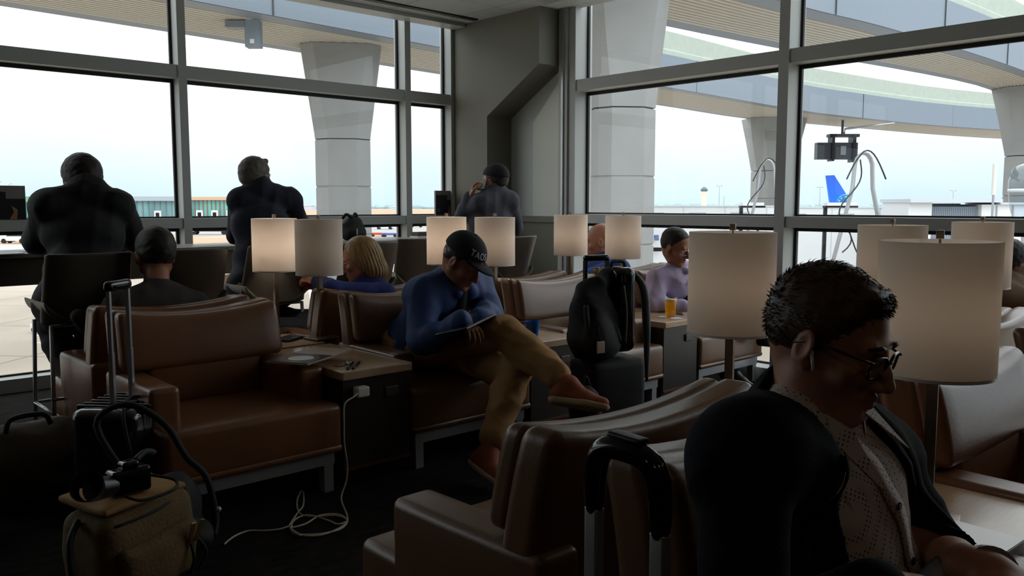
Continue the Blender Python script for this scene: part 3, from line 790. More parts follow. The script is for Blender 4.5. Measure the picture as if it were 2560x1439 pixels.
def guideway(label, near, far, zs, panel=9.0):
    near = cat([CW(*p) for p in near]); far = cat([CW(*p) for p in far]); sts = []
    for a, b in zip(near, far): sts.append((Vector((a.x, a.y, zs)), (b - a)))
    wd = sum(l.length for _, l in sts) / len(sts); e = 1.1 / wd
    t = thing('elevated_guideway', label, 'elevated guideway', tuple(sts[0][0]), group=None); base = sts[0][0]
    sts = [(o - base, l) for o, l in sts]
    mb = MB(); sec = [(e, 0.0)]; nt_ = int((wd - 2.2) / 0.36)
    for i in range(nt_):
        u0 = e + (1 - 2 * e) * i / nt_; u1 = e + (1 - 2 * e) * (i + 1) / nt_; sec += [(u0, 0.10), (u0 + (u1 - u0) * 0.55, 0.10), (u0 + (u1 - u0) * 0.55, 0.0), (u1, 0.0)]
    sec += [(1 - e, 0.0), (1 - e, 0.5), (e, 0.5)]
    sweep(mb, sts, sec); mb.build('soffit', M_soff, t)
    mb = MB()
    sweep(mb, sts, [(0, 0), (e, 0), (e, 0.5), (0.02, 0.5)]); sweep(mb, sts, [(1 - e, 0), (1, 0), (0.98, 0.5), (1 - e, 0.5)]); mb.build('edge_beam', M_fascia, t)
    for s0, nm in ((0, 'fascia'), (1, 'fascia')):
        mb = MB(); q = [(-0.01, 0.02), (0.03, 0.02), (0.03, 2.4), (-0.01, 2.4)]
        if s0: q = [(1 - u, z) for u, z in q]
        sweep(mb, sts, q); fo = mb.build(nm, M_fascia, t)
        acc = 0
        for i in range(1, len(sts)):
            acc += (sts[i][0] - sts[i - 1][0]).length
            if acc > panel:
                acc = 0; o, l = sts[i]; ln = l.normalized(); c = o + l * s0 + ln * (-0.1 if s0 == 0 else 0.1) * 1.0; tn = ln.cross(UP) * 0.03
                MB().prism([c + tn + UP * 0.02, c - tn + UP * 0.02, c - tn + UP * 2.4, c + tn + UP * 2.4], ln * (-0.02), ln * 0.02).build('panel_joint', M_joint, fo)
        mb = MB(); q = [(0.02, 2.4), (0.06, 2.4), (0.06, 4.2), (0.035, 4.2), (0.035, 2.9), (0.02, 2.8)]
        if s0: q = [(1 - u, z) for u, z in q]
        sweep(mb, sts, q); mb.build('parapet', M_parapet, t)
    mb = MB(); sweep(mb, sts, [(0.06, 2.3), (0.94, 2.3), (0.94, 2.6), (0.06, 2.6)]); mb.build('deck', M_conc, t)
    return t
d = Vector((0.665, 0.747)); n_ = Vector((0.747, -0.665))
def ga(s, n): q = d * s + n_ * n; return (q.x, q.y)
guideway('straight elevated guideway with pale ribbed underside crossing outside the left window', [ga(s, -35) for s in (-20, -4, 12, 28, 44)], [ga(s, -42.1) for s in (-20, -4, 12, 28, 44)], 10.0)
guideway('curving elevated guideway passing close overhead outside the right window', [(-9, 20), (2, 29), (12.5, 38.2), (19.4, 43.7), (33.4, 56.5), (50, 74)], [(-14, 24.5), (-3, 33.5), (7.5, 42.4), (14.9, 48.4), (33.9, 63.1), (48, 80)], 10.0)
guideway('far curved elevated guideway with pale parapet behind the nearer one', [(3.6, 58.3), (10.2, 63.1), (23.7, 76.9), (32.8, 85.1), (54.4, 99.4), (95, 116)], [(4.4, 69.6), (11.8, 74.7), (22.5, 86.3), (30.7, 92.2), (62.4, 113), (100, 128)], 10.0, 13.0)

def column(cx, cy, width, depth, ang, z1, zc, joints_, label, flare=1.45, z_top=9.98):
    p = CW(cx, cy, ZG); t = thing('guideway_column', label, 'column', tuple(p)); R = rotm(0, 0, -YAW + ang)
    def ring(sx, sy, z, ch=0.24):
        a, b = width / 2 * sx, depth / 2 * sy; c = ch * width
        pts = [(-a + c, -b), (a - c, -b), (a, -b + c), (a, b - c), (a - c, b), (-a + c, b), (-a, b - c), (-a, -b + c)]
        return [R @ Vector((x, y, z)) for x, y in pts]
    def drum(mb, rings):
        vs = [q for r in rings for q in r]; n = len(rings[0]); fs = [tuple(reversed(range(n))), tuple(range(n * (len(rings) - 1), n * len(rings)))]
        for k in range(len(rings) - 1):
            for i in range(n): j = (i + 1) % n; fs.append((k * n + i, k * n + j, (k + 1) * n + j, (k + 1) * n + i))
        mb.add(vs, fs)
    mb = MB(); zs = sorted([0.0] + [j - ZG for j in joints_]); g = 0.05
    for a, b in zip(zs, zs[1:]):
        drum(mb, [ring(0.97, 0.97, a - g), ring(0.97, 0.97, a), ring(1, 1, a + 0.03), ring(1, 1, b - g - 0.03), ring(0.97, 0.97, b - g)])
    mb.build('shaft', M_conc, t)
    mb = MB(); zt = z_top - ZG; zz = zs[-1]
    drum(mb, [ring(1, 1, zz), ring(1.02, 1.02, zz + 0.3), ring(1 + (flare - 1) * 0.55, 1.08, zz + (zt - zz) * 0.55), ring(flare, 1.25, zt)])
    mb.build('capital', M_conc, t); return t
column(-9.45, 48, 3.0, 2.3, 0.15, 0, 0, [4.95, 2.35, -0.3, -2.9], 'concrete guideway column with flared top outside the left window')
column(4.35, 34, 2.45, 2.1, 0.1, 0, 0, [5.1, 2.45, -0.2, -2.8], 'nearest wide concrete column filling the left side of the right window', 1.42)
column(26.8, 88, 4.0, 3.4, 0.1, 0, 0, [4.75, 1.95, -0.8, -3.3], 'distant concrete column left of the central mullion of the right window', 1.5)
column(39.6, 65, 4.0, 3.0, 0.1, 0, 0, [5.0, 2.0, -0.8, -3.3], 'concrete column at the right edge of the view', 1.55)
# bracket under the guideway
p = PZ(618, 52, 10.0); t = thing('camera_bracket', 'pale angled bracket hanging under the straight guideway', 'bracket', tuple(p)); R = rotm(0, 0, -YAW)
MB().box(-0.05, 0.62, -0.3, 0.3, -1.25, 0, R=R, c=(0, 0, 0)).build('hanger', M_fascia, t)
MB().box(-0.95, -0.05, -0.35, 0.35, -0.36, -0.05, R=R, c=(0, 0, 0)).build('arm', mat('bracket_grey', (120, 126, 134), 0.5), t)
MB().box(0.2, 0.4, -0.34, -0.3, -1.1, -0.9, R=R, c=(0, 0, 0)).build('fixture', M_white, t)

# ------------------------------------------------------------------ boarding bridges and equipment on the right
M_bridge = mat('bridge_white_panel', (232, 236, 240), 0.5); M_bridge2 = mat('bridge_grey_panel', (205, 212, 220), 0.5); M_louvre = mat('shutter_blue_grey', (140, 154, 170), 0.5); M_steel = mat('galvanised_steel', (170, 174, 180), 0.35, 0.6)
RC = rotm(0, 0, -YAW)
def cbox(mb, org, x0, x1, y0, y1, z0, z1):
    """box aligned with the view direction, relative to org"""
    c = Vector((0, 0, 0)); vs = [RC @ Vector((x, y, z)) for z in (z0, z1) for y in (y0, y1) for x in (x0, x1)]
    mb.add(vs, [(0, 2, 3, 1), (4, 5, 7, 6), (0, 1, 5, 4), (2, 6, 7, 3), (0, 4, 6, 2), (1, 3, 7, 5)]); return mb
D = 45.0
def bridge(px0, px1, dist, ztop, zbot, label, notch=2.2, dep=3.0):
    x0 = (px0 - 1280) / 2130 * dist; x1 = (px1 - 1280) / 2130 * dist; p = CW(x0, dist, ZG); W_ = x1 - x0
    t = thing('boarding_bridge', label, 'boarding bridge', tuple(p)); zt, zb = ztop - ZG, zbot - ZG
    mb = MB(); cbox(mb, p, 0, W_, 0, dep, zb, zt); mb.build('tunnel', M_bridge, t)
    mb = MB(); cbox(mb, p, -0.05, W_ + 0.05, -0.06, dep + 0.06, zt, zt + 0.07); mb.build('roof_edge', M_bridge2, t)
    mb = MB(); x = 0.3
    while x < W_ - 1.2: cbox(mb, p, x, x + 0.9, -0.03, 0.0, zt - 0.36, zt - 0.30); x += notch
    mb.build('drip_rail', M_steel, t)
    mb = MB(); x = 0.0
    while x < W_: cbox(mb, p, x, x + 0.035, -0.025, 0.0, zb, zt); x += notch
    mb.build('panel_seam', M_bridge2, t)
    mb = MB()
    for x in (W_ * 0.25, W_ * 0.8): cbox(mb, p, x - 0.2, x + 0.2, dep / 2 - 0.2, dep / 2 + 0.2, 0, zb)
    mb.build('support', M_steel, t)
    return t, p
b1, p1_ = bridge(1500, 1952, D, 1.22, -1.98, 'white boarding bridge with dark blue lettering behind the nearest concrete column')
M_blue = mat('lettering_blue', (38, 70, 150), 0.5)
Mx = Matrix.Translation(Vector((0, 0, 0)))
q = PX(1601, 595, 44.6) - p1_
M4 = Matrix.Translation(q * U) @ (Matrix.Rotation(-YAW, 4, 'Z') @ Matrix.Rotation(math.pi / 2, 4, 'X'))
text_mesh('lettering', 'UNITED', 0.34, M_blue, b1, 0.01, M4, 0.004)
mb = MB(); q2 = PX(1641, 594, 44.65) - p1_
cbox(mb, None, -0.12, 0.12, -0.02, 0.02, -0.14, 0.14); mb.v = [tuple(Vector(v) + q2) for v in mb.v]; lg = mb.build('logo_square', M_blue, b1)
mb = MB()
for k in range(3):
    a = -0.06 + 0.07 * k; mb.tube([q2 + RC @ Vector((a - 0.05, -0.03, -0.12)), q2 + RC @ Vector((a + 0.0, -0.03, 0.0)), q2 + RC @ Vector((a + 0.02, -0.03, 0.12))], 0.008, 5)
mb.build('globe_line', M_bridge, lg)
mb = MB(); q = PX(1644, 623, 44.6) - p1_; cbox(mb, None, -0.55, 0.2, -0.1, 0.05, -0.1, 0.1); mb.v = [tuple(Vector(v) + q) for v in mb.v]; mb.build('name_plate', M_darkmetal, b1)
bridge(1960, 2270, D + 1, 1.15, -2.0, 'white boarding bridge behind the large hoop frame in the right window', 2.6)
bridge(1830, 2420, D + 9, -1.0, -3.6, 'lower pale boarding bridge seen under the window rail', 2.6)

# shelter with shutter at the right
x0 = (2272 - 1280) / 2130 * 42; p = CW(x0, 42, ZG); t = thing('gate_shelter', 'white gate shelter with grey blue roller shutter at the far right', 'building', tuple(p)); zz = -ZG
mb = MB(); cbox(mb, p, 0, 1.15, 0, 3, 0, 1.45 + zz); cbox(mb, p, 3.6, 8.5, 0, 3, 0, 1.35 + zz); cbox(mb, p, 1.15, 3.6, 2, 3, 0, 1.4 + zz); mb.build('wall', M_bridge, t)
mb = MB(); cbox(mb, p, -0.1, 4.4, -0.4, 3.1, 1.45 + zz, 1.62 + zz); cbox(mb, p, 4.4, 8.6, -0.2, 3.1, 1.35 + zz, 1.45 + zz); mb.build('roof', M_bridge2, t)
mb = MB()
for k in range(26): cbox(mb, p, 1.15 + k * 0.094, 1.15 + k * 0.094 + 0.07, 0.3, 0.38, 0, 1.25 + zz)
cbox(mb, p, 1.15, 3.6, 0.36, 0.42, 0, 1.25 + zz); mb.build('shutter', M_louvre, t)
mb = MB()
for k in range(3): cbox(mb, p, 4.3 + k * 0.8, 4.36 + k * 0.8, -0.06, 0.0, 0, 1.3 + zz)
mb.build('downpipe', M_steel, t)
p = CW((2482 - 1280) / 2130 * 36, 36, ZG)
t = thing('antenna_pole', 'thin grey pole with a white antenna tube at the far right', 'antenna', tuple(p)); MB().cyl((0, 0, 0), (0, 0, 6.95), 0.05, n=8).build('pole', M_steel, t); MB().cyl((0, 0, 6.95), (0, 0, 8.25), 0.085, n=12).build('antenna', M_white, t)

def hoop(pxc, ytop, dist, spread, label, r=0.085):
    top = PX(pxc, ytop, dist); p = Vector((top.x, top.y, ZG)); t = thing('hoop_frame', label, 'steel frame', tuple(p)); H = top.z - ZG
    rx = RC @ Vector((1, 0, 0)); ry = RC @ Vector((0, 1, 0)); w0 = 0.29
    for off, nm in ((-0.16, 0), (0.16, 1)):
        pts = []
        w1 = w0 + spread * (H - 1.2)
        pts.append(-rx * w1); pts.append(-rx * w0 + UP * (H - 1.0))
        for k in range(1, 8):
            a = math.pi - math.pi * k / 8; pts.append(rx * math.cos(a) * w0 * 0.92 + UP * (H - 0.5 + 0.5 * math.sin(a)))
        pts.append(rx * w0 + UP * (H - 1.0)); pts.append(rx * w1)
        pts = [q + ry * off * 1.4 + rx * off * 0.45 for q in pts]
        MB().tube(pts, r * 0.5, 8).build('hoop_tube', M_steel, t, smooth=True)
    mb = MB()
    for sx in (-1, 1):
        for k in range(1, 9):
            z = (H - 1.0) * k / 9; w = w0 + spread * (H - 1.2) * (1 - k / 9) * 1.0; c = rx * sx * w + UP * z
            mb.tube([c - ry * 0.22 - rx * 0.07, c + ry * 0.22 + rx * 0.07], 0.02, 5)
    mb.build('rung', M_steel, t)
    mb = MB(); pts = []
    for k in range(22):
        a = k / 21; z = H - 0.2 - 2.6 * a; pts.append(-rx * (0.55 - 0.25 * math.sin(a * 9)) * (0.4 + a) + UP * z - ry * 0.3)
    mb.tube(pts, 0.02, 6); q = [rx * (-0.45 + 1.1 * i / 12) - ry * 0.3 + UP * (H - 2.2 - 0.95 * math.sin(math.pi * i / 12)) for i in range(13)]; mb.tube(q, 0.02, 6)
    q = [rx * (-0.6 + 1.1 * i / 12) - ry * 0.35 + UP * (H - 0.75 + 0.8 * math.sin(math.pi * i / 12)) for i in range(13)]; mb.tube(q, 0.022, 6)
    mb.build('cable', M_black, t); return t
hoop(2160, 382, 24.0, 0.235, 'large steel hoop frame with dangling black cables outside the right window')
hoop(1919, 400, 30.0, 0.235, 'smaller steel hoop frame behind the central mullion of the right window')

# hanging gate display
c = PX(2103, 376, 88.0); DS = 2.2; t = thing('gate_display', 'dark gate guidance display hanging from a pole under the guideway', 'display', tuple(c))
def dbox(mb, *a): return cbox(mb, c, *[v * DS for v in a])
mb = MB(); dbox(mb, -1.18, 0.72, -0.15, 0.25, -0.42, 0.36); mb.build('display_box', mat('display_navy', (34, 38, 48), 0.4), t)
for a_ in ((-0.52, -0.40, -0.25, 0.35, -0.5, 0.72), (0.45, 0.60, -0.25, 0.35, -0.55, 0.72)):
    mb = MB(); dbox(mb, *a_); mb.build('hanger_bar', M_darkmetal, t)
mb = MB(); dbox(mb, -0.62, 0.78, -0.18, 0.28, 0.62, 0.76); mb.build('cross_bar', M_darkmetal, t)
mb = MB(); dbox(mb, -0.1, 0.15, -0.2, -0.14, -0.22, 0.2); mb.build('window_panel', mat('display_grey', (110, 120, 124), 0.4), t)
MB().tube([(0.1, 0, 0.7 * DS), (0.1, 0, 10.0 - c.z)], 0.13, 8).build('pole', M_darkmetal, t)
a = PX(2112, 322, 88) - c; b = PX(2236, 308, 88) - c
MB().tube([Vector((0.1, 0, 1.0 * DS)), a + Vector((0, 0, -0.6)), a], 0.05, 6).build('loose_cable', M_darkmetal, t)
MB().tube([a, b], 0.11, 8).build('side_rod', M_steel, t)

# cable gantries on the bridge
for px, wpx, lab in ((1850, 62, 'dark cable bracket with a pale tray on the left boarding bridge'), (2061, 82, 'dark cable bracket with a pale tray on the bridge behind the large hoop frame')):
    q = PX(px, 514, 43.0); p = Vector((q.x, q.y, ZG)); t = thing('cable_bracket', lab, 'bracket', tuple(p)); z = q.z - ZG
    mb = MB(); cbox(mb, p, 0, 0.16, 0, 0.16, 0, z); cbox(mb, p, 0, wpx / 49.0, -0.1, 0.25, z - 0.1, z); mb.build('post', M_darkmetal, t)
    mb = MB(); cbox(mb, p, 0.1, wpx / 49.0 - 0.1, -0.2, 0.4, z + 0.002, z + 0.16); mb.build('tray', M_bridge, t)

# aeroplane tail
def tail_mat():
    m = mat('tail_blue', (20, 90, 220), 0.35); t, b = nodes_of(m)
    co = t.nodes.new('ShaderNodeTexCoord'); se = t.nodes.new('ShaderNodeSeparateXYZ'); t.links.new(co.outputs['Object'], se.inputs[0])
    mr_ = t.nodes.new('ShaderNodeMapRange'); mr_.inputs['From Min'].default_value = 5; mr_.inputs['From Max'].default_value = 15; t.links.new(se.outputs['Z'], mr_.inputs[0])
    r = t.nodes.new('ShaderNodeValToRGB'); r.color_ramp.elements[0].color = srgb(0, 110, 235); r.color_ramp.elements[1].color = srgb(30, 80, 190)
    t.links.new(mr_.outputs[0], r.inputs['Fac']); t.links.new(r.outputs[0], b.inputs['Base Color']); return m
dist = 240.0; c = PX(2062, 560, dist); base = Vector((c.x, c.y, ZG)); k = dist / 2120
def tp_(px, py, dy=0): return RC @ Vector(((px - 2062) * k, dy, 0)) + UP * (PX(px, py, dist).z - ZG)
t = thing('aeroplane_tail', 'bright blue aeroplane tail fin with a globe pattern behind the boarding bridge', 'aeroplane', tuple(base))
MB().prism([tp_(2060, 439), tp_(2080, 438), tp_(2112, 486), tp_(2128, 512), tp_(2128, 530), tp_(2078, 530), tp_(2072, 508)], RC @ Vector((0, -0.4, 0)), RC @ Vector((0, 0.4, 0))).build('fin', tail_mat(), t)
cc_ = tp_(2112, 512, -0.45); mb = MB()
pts = [cc_ + RC @ Vector((math.cos(a) * 26 * k, 0, 0)) + UP * math.sin(a) * 27 * k for a in [math.pi * i / 24 for i in range(25)] if True]
pts = [q for q in pts if q.dot(RC @ Vector((1, 0, 0))) < (2129 - 2062) * k]
mb.prism(pts + [tp_(2128, 529, -0.45), tp_(2086, 529, -0.45)], RC @ Vector((0, -0.05, 0)), RC @ Vector((0, 0.05, 0))); gl = mb.build('globe', mat('globe_cyan', (120, 205, 240), 0.4), t)
mb = MB()
for r_ in (10, 17, 24):
    q = [cc_ + RC @ Vector((math.cos(a) * r_ * k, -0.1, 0)) + UP * math.sin(a) * r_ * k for a in [math.pi * (0.35 + 0.65 * i / 12) for i in range(13)]]; mb.tube(q, 0.16, 5)
for a in (2.0, 2.4, 2.8): mb.tube([cc_ + RC @ Vector((0, -0.1, 0)), cc_ + RC @ Vector((math.cos(a) * 26 * k, -0.1, 0)) + UP * math.sin(a) * 26 * k], 0.14, 5)
mb.build('globe_line', mat('globe_blue', (16, 110, 190), 0.4), gl)
MB().ball(tp_(2150, 545), (14, 3, 2.6), 20, R=RC).build('fuselage', M_bridge, t, smooth=True)

# control tower
dist = 620.0; k = dist / 2120; p = PX(1759, 540, dist); t = thing('control_tower', 'pale air traffic control tower standing far off beyond the bridge', 'tower', (p.x, p.y, ZG)); z0 = PX(1759, 515, dist).z - ZG
zt = lambda y: PX(1759, y, dist).z - ZG
MB().lathe([(3.2, 0), (2.0, z0), (1.9, zt(492)), (2.2, zt(486))], n=12).build('shaft', mat('tower_cream', (232, 226, 208), 0.7), t)
MB().lathe([(2.2, zt(486)), (2.9, zt(481)), (2.9, zt(479))], n=12).build('balcony', M_bridge, t)
MB().lathe([(2.3, zt(479)), (2.7, zt(473)), (2.0, zt(470)), (1.0, zt(467))], n=12).build('cab', mat('tower_glass', (90, 110, 120), 0.2), t)

def light_pole(px, ytop, dist, heads, label):
    p = PX(px, 540, dist); t = thing('light_pole', label, 'light pole', (p.x, p.y, ZG), group='apron light poles'); z = PX(px, ytop, dist).z - ZG; k = dist / 2120
    MB().cyl((0, 0, 0), (0, 0, z), 0.9 * k, 0.6 * k, 8).build('pole', M_steel, t); mb = MB(); rx = RC @ Vector((1, 0, 0))
    for s_ in heads:
        mb.tube([UP * z * 0.995, rx * s_ * 4.5 * k + UP * (z + 1.2 * k)], 0.6 * k, 5); mb.tube([rx * s_ * 4 * k + UP * (z + 1.0 * k), rx * s_ * 8 * k + UP * (z + 0.4 * k)], 1.0 * k, 6)
    mb.build('lamp_head', M_steel, t)
light_pole(1797, 465, 300, (-1, 1), 'tall twin headed light pole just right of the control tower')
light_pole(2048, 468, 330, (-1, 1), 'twin headed light pole left of the blue tail fin')
light_pole(2380, 477, 330, (-1, 1), 'twin headed light pole above the roller shutter roof')
light_pole(1809, 490, 420, (), 'short thin mast right of the tall twin headed pole')
light_pole(14, 465, 325, (1,), 'single arm light pole behind the framed card at the far left, left one')
light_pole(27, 460, 325, (1,), 'single arm light pole behind the framed card at the far left, right one')
light_pole(0, 455, 325, (1,), 'single arm light pole cut by the left edge of the photo')

# ------------------------------------------------------------------ far terminal and vehicles on the left
def terminal(px0, px1, ytop, ybot, dist, wallm, roofm, glassm, nwin, label, colm, fasc=14, cols=True):
    k = dist / 2130; x0 = (px0 - 1280) * k; x1 = (px1 - 1280) * k; p = CW(x0, dist, ZG); W_ = x1 - x0
    t = thing('terminal_building', label, 'building', tuple(p)); zt = PX(300, ytop, dist).z - ZG; zf = zt - fasc * k
    mb = MB(); cbox(mb, p, 0, W_, 1.0, 30, 0, zf); mb.build('glass_wall', glassm, t)
    mb = MB(); cbox(mb, p, 0, W_, -1.0, 30, zf, zt); mb.build('roof', roofm, t)
    mb = MB(); n = nwin; rg = random.Random(int(px0) + 3)
    for i in range(n + 1): x = W_ * i / n; cbox(mb, p, max(0, x - 0.18), min(W_, x + 0.18), 0.7, 1.0, 0, zf)
    cbox(mb, p, 0, W_, 0.6, 1.0, 0, zf * 0.18); mb.build('mullion', wallm, t)
    mb = MB()
    for i in range(3): x = W_ * (0.12 + 0.3 * i); cbox(mb, p, x, x + 2.6, 0.2, 1.2, 0, zf * 0.5)
    mb.build('doorway', M_bridge, t)
    mb = MB()
    for i in range(3): x = W_ * (0.12 + 0.3 * i); cbox(mb, p, x + 0.6, x + 2.0, 0.1, 0.3, 0, zf * 0.4)
    mb.build('door', M_darkmetal, t)
    return t
M_teal = mat('teal_glass', (120, 200, 190), 0.25, var=0.35, vscale=0.12, col2=(60, 110, 120), stretch=(1, 1, 0.3))
M_tealg = mat('grey_teal_glass', (130, 180, 180), 0.25, var=0.3, vscale=0.12, col2=(84, 112, 124), stretch=(1, 1, 0.3))
terminal(-260, 55, 492, 545, 342, mat('t_a', (140, 150, 146), 0.6), mat('t_ar', (160, 172, 170), 0.6), M_tealg, 20, 'long grey glazed terminal block cut by the left edge of the photo', None)
terminal(56, 236, 491, 545, 338, mat('terminal_green', (110, 150, 132), 0.6), mat('terminal_green_roof', (110, 168, 130), 0.6), M_teal, 14, 'green roofed glazed terminal block behind the man in the black hooded jacket', None)
terminal(238, 441, 491, 545, 338, mat('terminal_grey', (120, 134, 144), 0.6), mat('terminal_grey_roof', (166, 176, 188), 0.6), M_tealg, 14, 'grey roofed glazed terminal block left of the first window mullion', None, 11)
terminal(474, 600, 492, 545, 338, mat('terminal_brown', (140, 104, 84), 0.6), mat('terminal_orange_roof', (206, 166, 138), 0.6), M_teal, 12, 'orange roofed glazed terminal block right of the first window mullion', None, 8)
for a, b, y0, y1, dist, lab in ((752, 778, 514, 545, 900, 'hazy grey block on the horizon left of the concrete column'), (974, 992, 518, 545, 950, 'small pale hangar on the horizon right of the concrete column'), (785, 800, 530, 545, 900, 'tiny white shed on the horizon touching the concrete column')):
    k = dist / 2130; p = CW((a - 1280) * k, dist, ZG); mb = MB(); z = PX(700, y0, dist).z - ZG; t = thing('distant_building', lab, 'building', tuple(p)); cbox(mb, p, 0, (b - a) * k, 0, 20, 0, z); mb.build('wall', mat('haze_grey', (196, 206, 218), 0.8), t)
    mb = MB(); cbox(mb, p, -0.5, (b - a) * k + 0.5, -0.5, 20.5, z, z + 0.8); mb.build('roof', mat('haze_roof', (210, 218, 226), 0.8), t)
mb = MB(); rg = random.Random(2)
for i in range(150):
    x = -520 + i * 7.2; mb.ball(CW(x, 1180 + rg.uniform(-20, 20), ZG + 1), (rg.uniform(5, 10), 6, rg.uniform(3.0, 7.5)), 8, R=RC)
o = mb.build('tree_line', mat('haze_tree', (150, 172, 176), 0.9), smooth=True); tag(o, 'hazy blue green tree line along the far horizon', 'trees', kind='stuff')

M_carw = mat('vehicle_white', (232, 234, 236), 0.3); M_carg = mat('vehicle_glass', (40, 48, 56), 0.1); M_tyre = mat('tyre', (24, 24, 26), 0.8)
def vehicle(px, py, name, label, cat_, L_=4.9, kind='suv', facing=-1, body=None, grp=None, sc=1.0):
    p = PZ(px, py, ZG); t = thing(name, label, cat_, tuple(p), rz=-YAW, group=grp); f = facing
    def pr(pts, y0, y1): return MB().prism([(x * f * sc, 0, z * sc) for x, z in pts], (0, y0 * sc, 0), (0, y1 * sc, 0))
    body = body or M_carw
    if kind == 'suv':
        pr([(-2.4, 0.45), (2.35, 0.45), (2.45, 0.75), (2.3, 1.05), (1.25, 1.18), (0.65, 1.78), (-1.9, 1.85), (-2.35, 1.2)], -0.95, 0.95).build('body', body, t)
        pr([(1.05, 1.22), (0.6, 1.68), (-1.85, 1.74), (-2.1, 1.22)], -0.97, 0.97).build('windows', M_carg, t)
        wx = (-1.5, 1.5); r = 0.42
    elif kind == 'truck':
        pr([(2.6, 0.7), (4.6, 0.7), (4.7, 1.3), (4.2, 1.5), (3.7, 2.5), (2.6, 2.6)], -1.15, 1.15).build('cab', body, t)
        pr([(4.1, 1.6), (3.6, 2.35), (3.0, 2.35), (3.0, 1.6)], -1.17, 1.17).build('windows', M_carg, t)
        MB().ball((-1.2 * f * sc, 0, 1.9 * sc), (3.6 * sc, 1.1 * sc, 0.95 * sc), 20).build('tank', body, t, smooth=True)
        pr([(-4.6, 0.7), (2.6, 0.7), (2.6, 1.1), (-4.6, 1.1)], -0.9, 0.9).build('chassis', M_darkmetal, t)
        wx = (-3.8, -2.7, 3.7); r = 0.52
    else:
        pr([(-1.6, 0.35), (1.6, 0.35), (1.6, 0.8), (-1.6, 0.8)], -0.75, 0.75).build('body', body, t)
        wx = (-1.1, 1.1); r = 0.3
    for x in wx:
        for y in (-0.85, 0.85): MB().cyl((x * sc, (y - 0.13) * sc, r * sc), (x * sc, (y + 0.13) * sc, r * sc), r * sc, n=14).build('wheel', M_tyre, t)
    return t
vehicle(40, 608, 'car', 'white sport utility car on the apron behind the left edge of the counter', 'car')
vehicle(6, 604, 'car', 'white car cut by the left edge of the photo beside another white car', 'car')
vehicle(18, 592, 'car', 'dark blue van parked behind the two white cars at the left', 'car', body=mat('vehicle_navy', (60, 66, 96), 0.4))
vehicle(520, 586, 'tanker_truck', 'white tanker truck driving right of the first window mullion', 'truck', kind='truck', facing=-1)
vehicle(962, 573, 'car', 'small white car on the apron right of the concrete column', 'car')
vehicle(945, 591, 'baggage_cart', 'red baggage cart right of the concrete column', 'baggage cart', kind='cart', body=mat('vehicle_red', (190, 70, 50), 0.5), sc=1.0)
vehicle(975, 592, 'baggage_cart', 'long blue baggage cart beside the red one', 'baggage cart', kind='cart', body=mat('vehicle_blue', (80, 96, 160), 0.5), sc=1.0)
vehicle(1041, 568, 'cargo_container', 'small blue container seen through the narrow window', 'container', kind='cart', body=mat('container_blue', (50, 90, 200), 0.5), sc=1.1)
vehicle(130, 828, 'tow_tug', 'small white tug with a grey wheel seen left of the nearest stool legs', 'tug', kind='cart', facing=1, sc=0.55)
vehicle(668, 752, 'service_cart', 'small white and yellow cart seen below the lit lamp', 'cart', kind='cart', sc=0.7, body=mat('cart_yellow', (226, 206, 150), 0.5))

# added clear dome outside at the right edge, standing in for a reflection
c = PX(2568, 478, 17.0); t = thing('reflection_dome', 'clear dome standing in for a reflection at the right edge of the right window', 'dome', tuple(c))
MB().lathe([(0.0, 0.56), (0.12, 0.545), (0.24, 0.49), (0.31, 0.38), (0.345, 0.2), (0.34, 0.0), (0.30, -0.3), (0.24, -0.5)], n=32).build('shell', M_refl_dome, t, smooth=True)
MB().lathe([(0.345, -0.02), (0.35, 0.02), (0.345, 0.05)], n=32).build('rim', M_bridge2, t, smooth=True)
MB().cyl((0, 0, -0.5), (0, 0, ZG - c.z), 0.06, n=10).build('post', M_steel, t)
